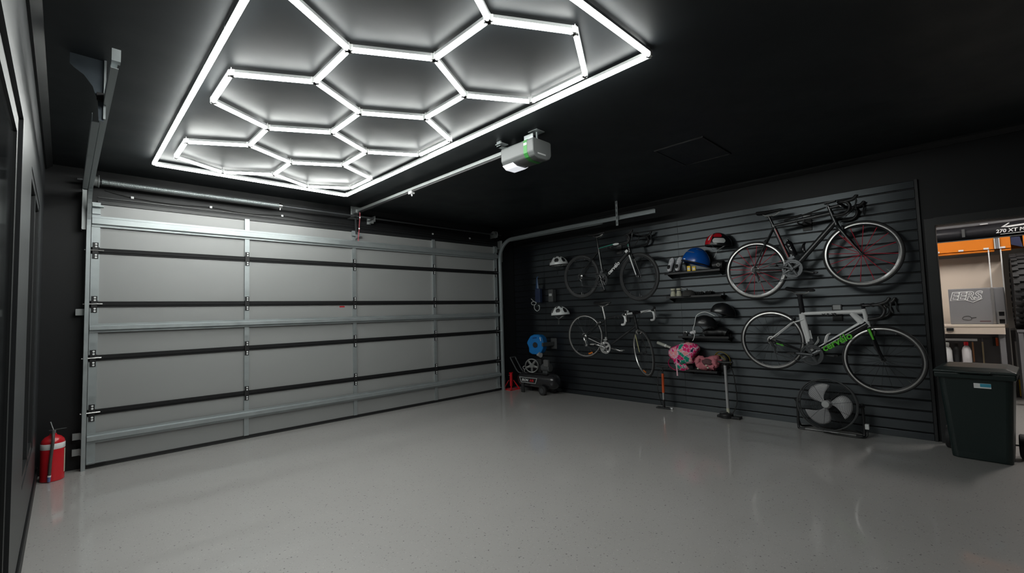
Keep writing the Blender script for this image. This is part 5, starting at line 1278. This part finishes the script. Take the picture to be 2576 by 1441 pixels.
# ================================================================== NEXT ROOM
# two LED battens on its ceiling
for k, yy in enumerate((-5.0, -7.0)):
    t = thing('led_batten', ('LED batten on the ceiling of the next room, nearer the garage door', 'LED batten on the ceiling of the next room, nearer the back')[k], 'ceiling light', (7.2, yy, 2.95), 0, 'next room battens')
    MB().box(-0.6, 0.6, -0.06, 0.06, -0.04, 0.0).build('base', M_WHITE, t, None)
    MB().box(-0.59, 0.59, -0.055, 0.055, -0.075, -0.04).build('diffuser', M_SLED, t, None, 0.01)
XP = 8.6
rk = thing('storage_rack', 'orange beamed storage rack in the next room', 'storage rack', (XP, -6.2, 0.0))
def K(y): return y + 6.2
for n_, (y0, y1) in enumerate(((-6.112, -4.5), (-6.262, -6.166))):
    bm_ = MB().box(-0.03, 0.03, K(y0), K(y1), 1.988, 2.135).box(-0.012, 0.10, K(y0), K(y1), 1.958, 1.988).build('beam', M_ORG, rk, None, 0.004)
    for q in range(3 if n_ == 0 else 1):
        yq = K(y0) + 0.05 + q * 0.24
        MB().box(-0.0345, -0.03, yq, yq + 0.05, 1.992, 2.014).build('beam_sticker', M_WHITE, bm_, None)
MB().box(-0.04, 0.03, K(-6.163), K(-6.115), 1.99, 2.13).build('beam_clip', M_SILVERB, rk, None, 0.004)
for yy in (-6.118, -6.160):
    MB().box(-0.048, -0.04, K(yy) - 0.004, K(yy) + 0.004, 1.99, 2.13).build('clip_edge', M_WHITE, rk, None)
MB().prism([(-6.265, 2.125), (-6.345, 2.125), (-6.365, 1.985), (-6.265, 2.03)], lambda a, b, d: (d, K(a), b), -0.035, 0.03).build('corner_bracket', mat('navy_bracket', (0.02, 0.025, 0.07), rough=0.4), rk, None)
for yy in (-6.057, -6.168):
    MB().box(-0.020, -0.008, K(yy) - 0.006, K(yy) + 0.006, 1.012, 1.987).build('white_rod', M_WHITE, rk, None)
MB().box(-0.03, 0.9, K(-7.2), K(-4.5), 2.136, 2.146).build('deck', M_DGREY, rk, None)
for xx in (-0.03, 0.85):
    for yy in (-7.2, -4.56):
        MB().box(xx, xx + 0.06, K(yy), K(yy) + 0.06, 0.0, 2.135).build('post', M_SILVERB, rk, None)
MB().box(0.85, 0.91, K(-7.14), K(-4.56), 2.04, 2.135).build('rear_beam', M_ORG, rk, None)
MB().box(-0.03, 0.03, K(-7.14), K(-6.37), 1.99, 2.135).build('beam', M_ORG, rk, None, 0.004)
# awning bag on top
df = thing('awning_bag', 'long black awning bag with white print on the orange rack', 'bag', (XP + 0.17, -5.95, 2.147))
bag = MB().sweep(catmull([(0, 1.2, 0.10), (0, 1.15, 0.10), (0, 0.5, 0.105), (0, 0.0, 0.10), (0, -0.5, 0.11), (0, -1.05, 0.10), (0, -1.1, 0.10)], 6), [(0.10, 0.06)] + [(0.15, 0.09)] * 8 + [(0.165, 0.098)] * 22 + [(0.15, 0.09)] * 5 + [(0.07, 0.05)], 24, up=(0, 0, 1)).build('bag_body', M_TARP, df, 60)
crumple(bag, 0.012, 5.0)
place(text_mesh('bag_print', '270 XT Max Awning', 0.062, M_WHITE, 0.001, 0.15, 0.0015), 'bag_print', df, (-0.181, -0.19, 0.052), (0, -1, 0.02), (0, 0, 1))
MB().sweep([(-0.180, -0.23, 0.032), (-0.180, -0.62, 0.040)], (0.003, 0.005), 6).build('print_line', M_WHITE, df)
MB().prism([(0.24, 0.125), (0.31, 0.175), (0.32, 0.168), (0.27, 0.128), (0.31, 0.135), (0.52, 0.150), (0.52, 0.130), (0.31, 0.112)], lambda a, b, d: (-0.186 + d + max(0.0, b - 0.13) * 0.5, -a, b), -0.004, 0.0).build('bag_logo', M_WHITE, df, None)
MB().box(-0.186, -0.178, 0.10, 0.13, 0.04, 0.15).build('webbing', M_DGREY, df, None)
MB().box(-0.170, -0.130, -0.125, -0.05, 0.186, 0.196).build('buckle', M_WHITE, df, None)
bx_ = thing('brown_box', 'dark brown carton behind the awning bag on the rack', 'box', (XP + 0.66, -6.0, 2.147))
MB().box(-0.2, 0.2, -1.1, 1.2, 0.0, 0.50).build('carton', mat('brown_carton', (0.14, 0.10, 0.09), rough=0.7), bx_, None, 0.004)
MB().box(-0.202, -0.2, -1.1, 1.2, 0.23, 0.27).build('tape', M_SILVERB, bx_, None)
# pale panel standing behind
pb = thing('canopy_panel', 'large pale glossy canopy panel under the orange beam', 'panel', (XP + 0.25, -5.6, 0.0))
MB().box(0.0, 0.03, -0.585, 1.0, 0.001, 1.93).build('sheet', M_BEIGE, pb, None, 0.004)
MB().box(-0.008, 0.0, 0.40, 0.412, 0.10, 1.90).build('seam', M_WHITE, pb, None)
gb = thing('grey_trunk', 'grey storage box with EERS lettering in front of the pale panel', 'box', (XP - 0.16, -5.90, 1.006))
MB().box(-0.10, 0.10, -0.258, 0.258, 0.0, 0.472).build('box_body', M_SILVERB, gb, None, 0.008)
MB().box(-0.108, -0.10, -0.165, -0.140, 0.006, 0.468).build('corner_trim', M_ALU, gb, None)
gl = text_mesh('lettering', 'EERS', 0.150, M_WHITE, 0.001, 0.28, 0.0065, space=0.95)
gl2 = text_mesh('lettering_fill', 'EERS', 0.150, M_SILVERB, 0.001, 0.28, -0.0015, space=0.95)
place(gl, 'lettering', gb, (-0.1018, 0.250, 0.320), (0, -1, 0.03), (0, 0, 1))
place(gl2, 'lettering_fill', gb, (-0.1040, 0.250, 0.320), (0, -1, 0.03), (0, 0, 1))
MB().sweep([(-0.1015, 0.09, 0.318), (-0.1015, 0.03, 0.288), (-0.1015, -0.06, 0.335)], (0.0035, 0.0055), 6, up=(1, 0, 0)).build('underline', M_WHITE, gb)
MB().sweep(catmull([(-0.102, 0.14, 0.07), (-0.102, 0.12, 0.105), (-0.102, 0.07, 0.105), (-0.102, 0.055, 0.07), (-0.102, 0.08, 0.055)], 4, True), 0.003, 6, closed=True).sweep([(-0.102, 0.055, 0.085), (-0.102, 0.01, 0.09)], 0.004, 6).build('emblem', M_BLK, gb)
MB().box(-0.1025, -0.10, -0.12, -0.02, 0.035, 0.045).build('red_label', M_MAROON, gb, None)
bt = thing('work_bench', 'pale work bench with a grey box standing on it in the next room', 'bench', (XP - 0.20, -5.85, 0.0))
MB().box(-0.20, 0.33, -0.285, 1.2, 0.975, 1.005).build('top', M_BEIGE, bt, None, 0.004)
MB().box(-0.195, -0.17, -0.285, 1.2, 0.885, 0.975).build('apron', M_BEIGE, bt, None)
MB().box(-0.19, -0.17, -0.03, 1.2, 0.795, 0.822).build('rail', M_ALU, bt, None)
for xx in (-0.16, 0.27):
    for yy in (-0.28, 1.13):
        MB().box(xx, xx + 0.05, yy, yy + 0.05, 0.0, 0.975).build('leg', M_SILVERB, bt, None)
MB().box(-0.18, 0.31, -0.02, 1.18, 0.46, 0.48).build('lower_shelf', M_SILVERB, bt, None)
MB().box(-0.21, -0.195, 0.18, 0.25, 0.925, 0.962).build('switch_box', M_BLK, bt, None)
for zz, lab_ in ((1.10, 'steel frame clamp on the rack, upper of two beside the grey box'), (1.006, 'steel frame clamp on the bench, lower of two beside the grey box')):
    t = thing('steel_clamp', lab_, 'clamp', (XP - 0.30, -6.118, zz), 0, 'steel frame clamps')
    MB().box(-0.02, 0.02, -0.034, 0.034, 0.0, 0.012).box(-0.02, 0.02, -0.034, 0.034, 0.066, 0.078).box(-0.02, 0.02, 0.024, 0.034, 0.012, 0.066).box(-0.02, 0.02, -0.034, -0.024, 0.012, 0.066).build('jaw_frame', M_ALU, t, None)
    MB().box(0.0, 0.018, -0.024, 0.024, 0.012, 0.066).build('jaw_pad', M_BLK, t, None)
    if zz > 1.05:
        MB().box(-0.02, 0.02, -0.034, 0.034, -0.016, 0.0).build('jaw_foot', M_ALU, t, None)
tp = thing('pegboard', 'dark tool board behind the bench in the next room', 'board', (XP + 0.40, -6.2, 0.0))
MB().box(0.0, 0.03, -0.95, -0.002, 0.001, 0.92).build('board', M_PANELD, tp, None)
MB().box(-0.02, 0.0, -0.95, -0.002, 0.90, 0.93).build('top_rail', M_ALU, tp, None)
tq = thing('pegboard', 'dark tool board below the bench in front of the pale panel', 'board', (XP + 0.20, -5.6, 0.0))
MB().box(0.0, 0.03, -0.585, 1.0, 0.001, 0.94).build('board', M_PANELD, tq, None)
MB().box(-0.02, 0.0, -0.585, 1.0, 0.915, 0.94).build('top_rail', M_SILVERB, tq, None)
M_GOLD = mat('pale_gold_stick', (0.72, 0.60, 0.38), rough=0.35)
for q, (xx, yy, z0, z1, m_, lab_) in enumerate(((0.175, -5.83, 0.30, 0.745, mat('orange_stick', (0.85, 0.42, 0.20), rough=0.35), 'thin orange stick hanging beside the red capped bottle'), (0.175, -5.925, 0.30, 0.75, M_GOLD, 'thin pale gold stick on the dark tool board'), (0.175, -6.115, 0.28, 0.76, M_WHITE, 'thin white stick on the tool board, the one nearer the bottle'), (0.375, -6.238, 0.30, 0.75, M_WHITE, 'thin white stick on the tool board, the one nearer the tyre'), (0.375, -6.243, 0.02, 0.24, M_YEL, 'short yellow stick low on the dark tool board'))):
    t = thing('hanging_stick', lab_, 'stick', (XP + xx, yy, z0))
    MB().cyl((0, 0, 0), (0, 0, z1 - z0), 0.009, seg=8).build('shaft', m_, t)
    MB().cyl((0, 0, z1 - z0), (0, 0, z1 - z0 + 0.05), 0.006, seg=8).box(-0.004, 0.024, -0.006, 0.006, z1 - z0 + 0.03, z1 - z0 + 0.042).build('hook', M_SILVERB, t)
t = thing('grip_tool', 'black tool with orange handle on the dark tool board', 'tool', (XP + 0.155, -6.05, 0.70))
MB().box(-0.02, 0.02, 0.0, 0.03, 0.0, 0.12).box(0.02, 0.044, 0.005, 0.025, 0.04, 0.08).build('blade', M_BLK, t, None, 0.004)
MB().box(-0.02, 0.02, -0.026, 0.0, 0.0, 0.11).build('handle', M_ORGR, t, None, 0.004)
def bottle(y, x, z, label, capm, h, r, bm):
    t = thing('bottle', label, 'bottle', (x, y, z))
    MB().lathe([(r * 0.9, 0), (r, 0.01), (r, h * 0.70), (r * 0.75, h * 0.86), (r * 0.42, h * 0.92), (r * 0.42, h)], (0, 0, 0), (0, 0, 1), 20).build('body', bm, t)
    MB().lathe([(r * 0.5, h * 0.95), (r * 0.52, h * 1.12), (r * 0.3, h * 1.14), (0, h * 1.14)], (0, 0, 0), (0, 0, 1), 16).build('cap', capm, t)
bottle(-5.772, XP - 0.30, 0.4805, 'milky bottle with red cap on the lower bench shelf', M_RED, 0.262, 0.046, M_FROST)
bottle(-5.585, XP - 0.30, 0.4805, 'white bottle at the edge of the opening in the next room', M_WHITE, 0.25, 0.05, M_WHITE)
bottle(-5.675, XP - 0.24, 0.4805, 'dark bottle between the white and the milky bottle', M_BLK, 0.24, 0.036, M_DGREY)
# tyre on its stand
ty = thing('off_road_tyre', 'chunky black off road tyre standing on edge in the next room', 'tyre', (XP - 0.02, -6.372, 1.425))
ty_ax = (0, 1, 0)
MB().lathe([(0.26, -0.11), (0.36, -0.13), (0.44, -0.125), (0.462, -0.10), (0.462, 0.10), (0.44, 0.125), (0.36, 0.13), (0.26, 0.11), (0.24, 0.09), (0.24, -0.09)], (0, 0, 0), ty_ax, 48, closed=True).build('carcass', M_RUB, ty)
lug = MB().obox((0.470, 0, 0), (0.014, 0, 0), (0, 0.036, 0), (0, 0.008, 0.020)).mesh('tread_block', M_RUB, None)
shl = MB().obox((0.458, 0, 0), (0.022, 0, 0), (0, 0.026, 0), (0, 0, 0.022)).mesh('tread_block', M_RUB, None)
for k in range(34):
    a = 2 * PI * k / 34
    for yy, off_, me_ in ((-0.042, 0.0, lug), (0.042, 0.09, lug), (-0.108, 0.045, shl), (0.108, 0.045, shl)):
        inst('tread_block', me_, ty, (0, yy, 0), (0, a + off_, 0))
MB().lathe([(0.235, -0.085), (0.25, -0.075), (0.20, -0.05), (0.06, -0.045), (0.06, 0.045), (0.20, 0.05), (0.25, 0.075), (0.235, 0.085)], (0, 0, 0), ty_ax, 32).build('wheel_rim', M_DALU, ty)
ts = thing('tyre_stand', 'grey table carrying the off road tyre', 'table', (XP - 0.02, -6.50, 0.0))
MB().box(-0.30, 0.36, -0.30, 0.265, 0.905, 0.938).build('top', M_SILVERB, ts, None, 0.004)
for sx in (-0.27, 0.33):
    for sy in (-0.27, 0.235):
        MB().box(sx - 0.02, sx + 0.02, sy - 0.02, sy + 0.02, 0.0, 0.905).build('leg', M_SILVERB, ts, None)
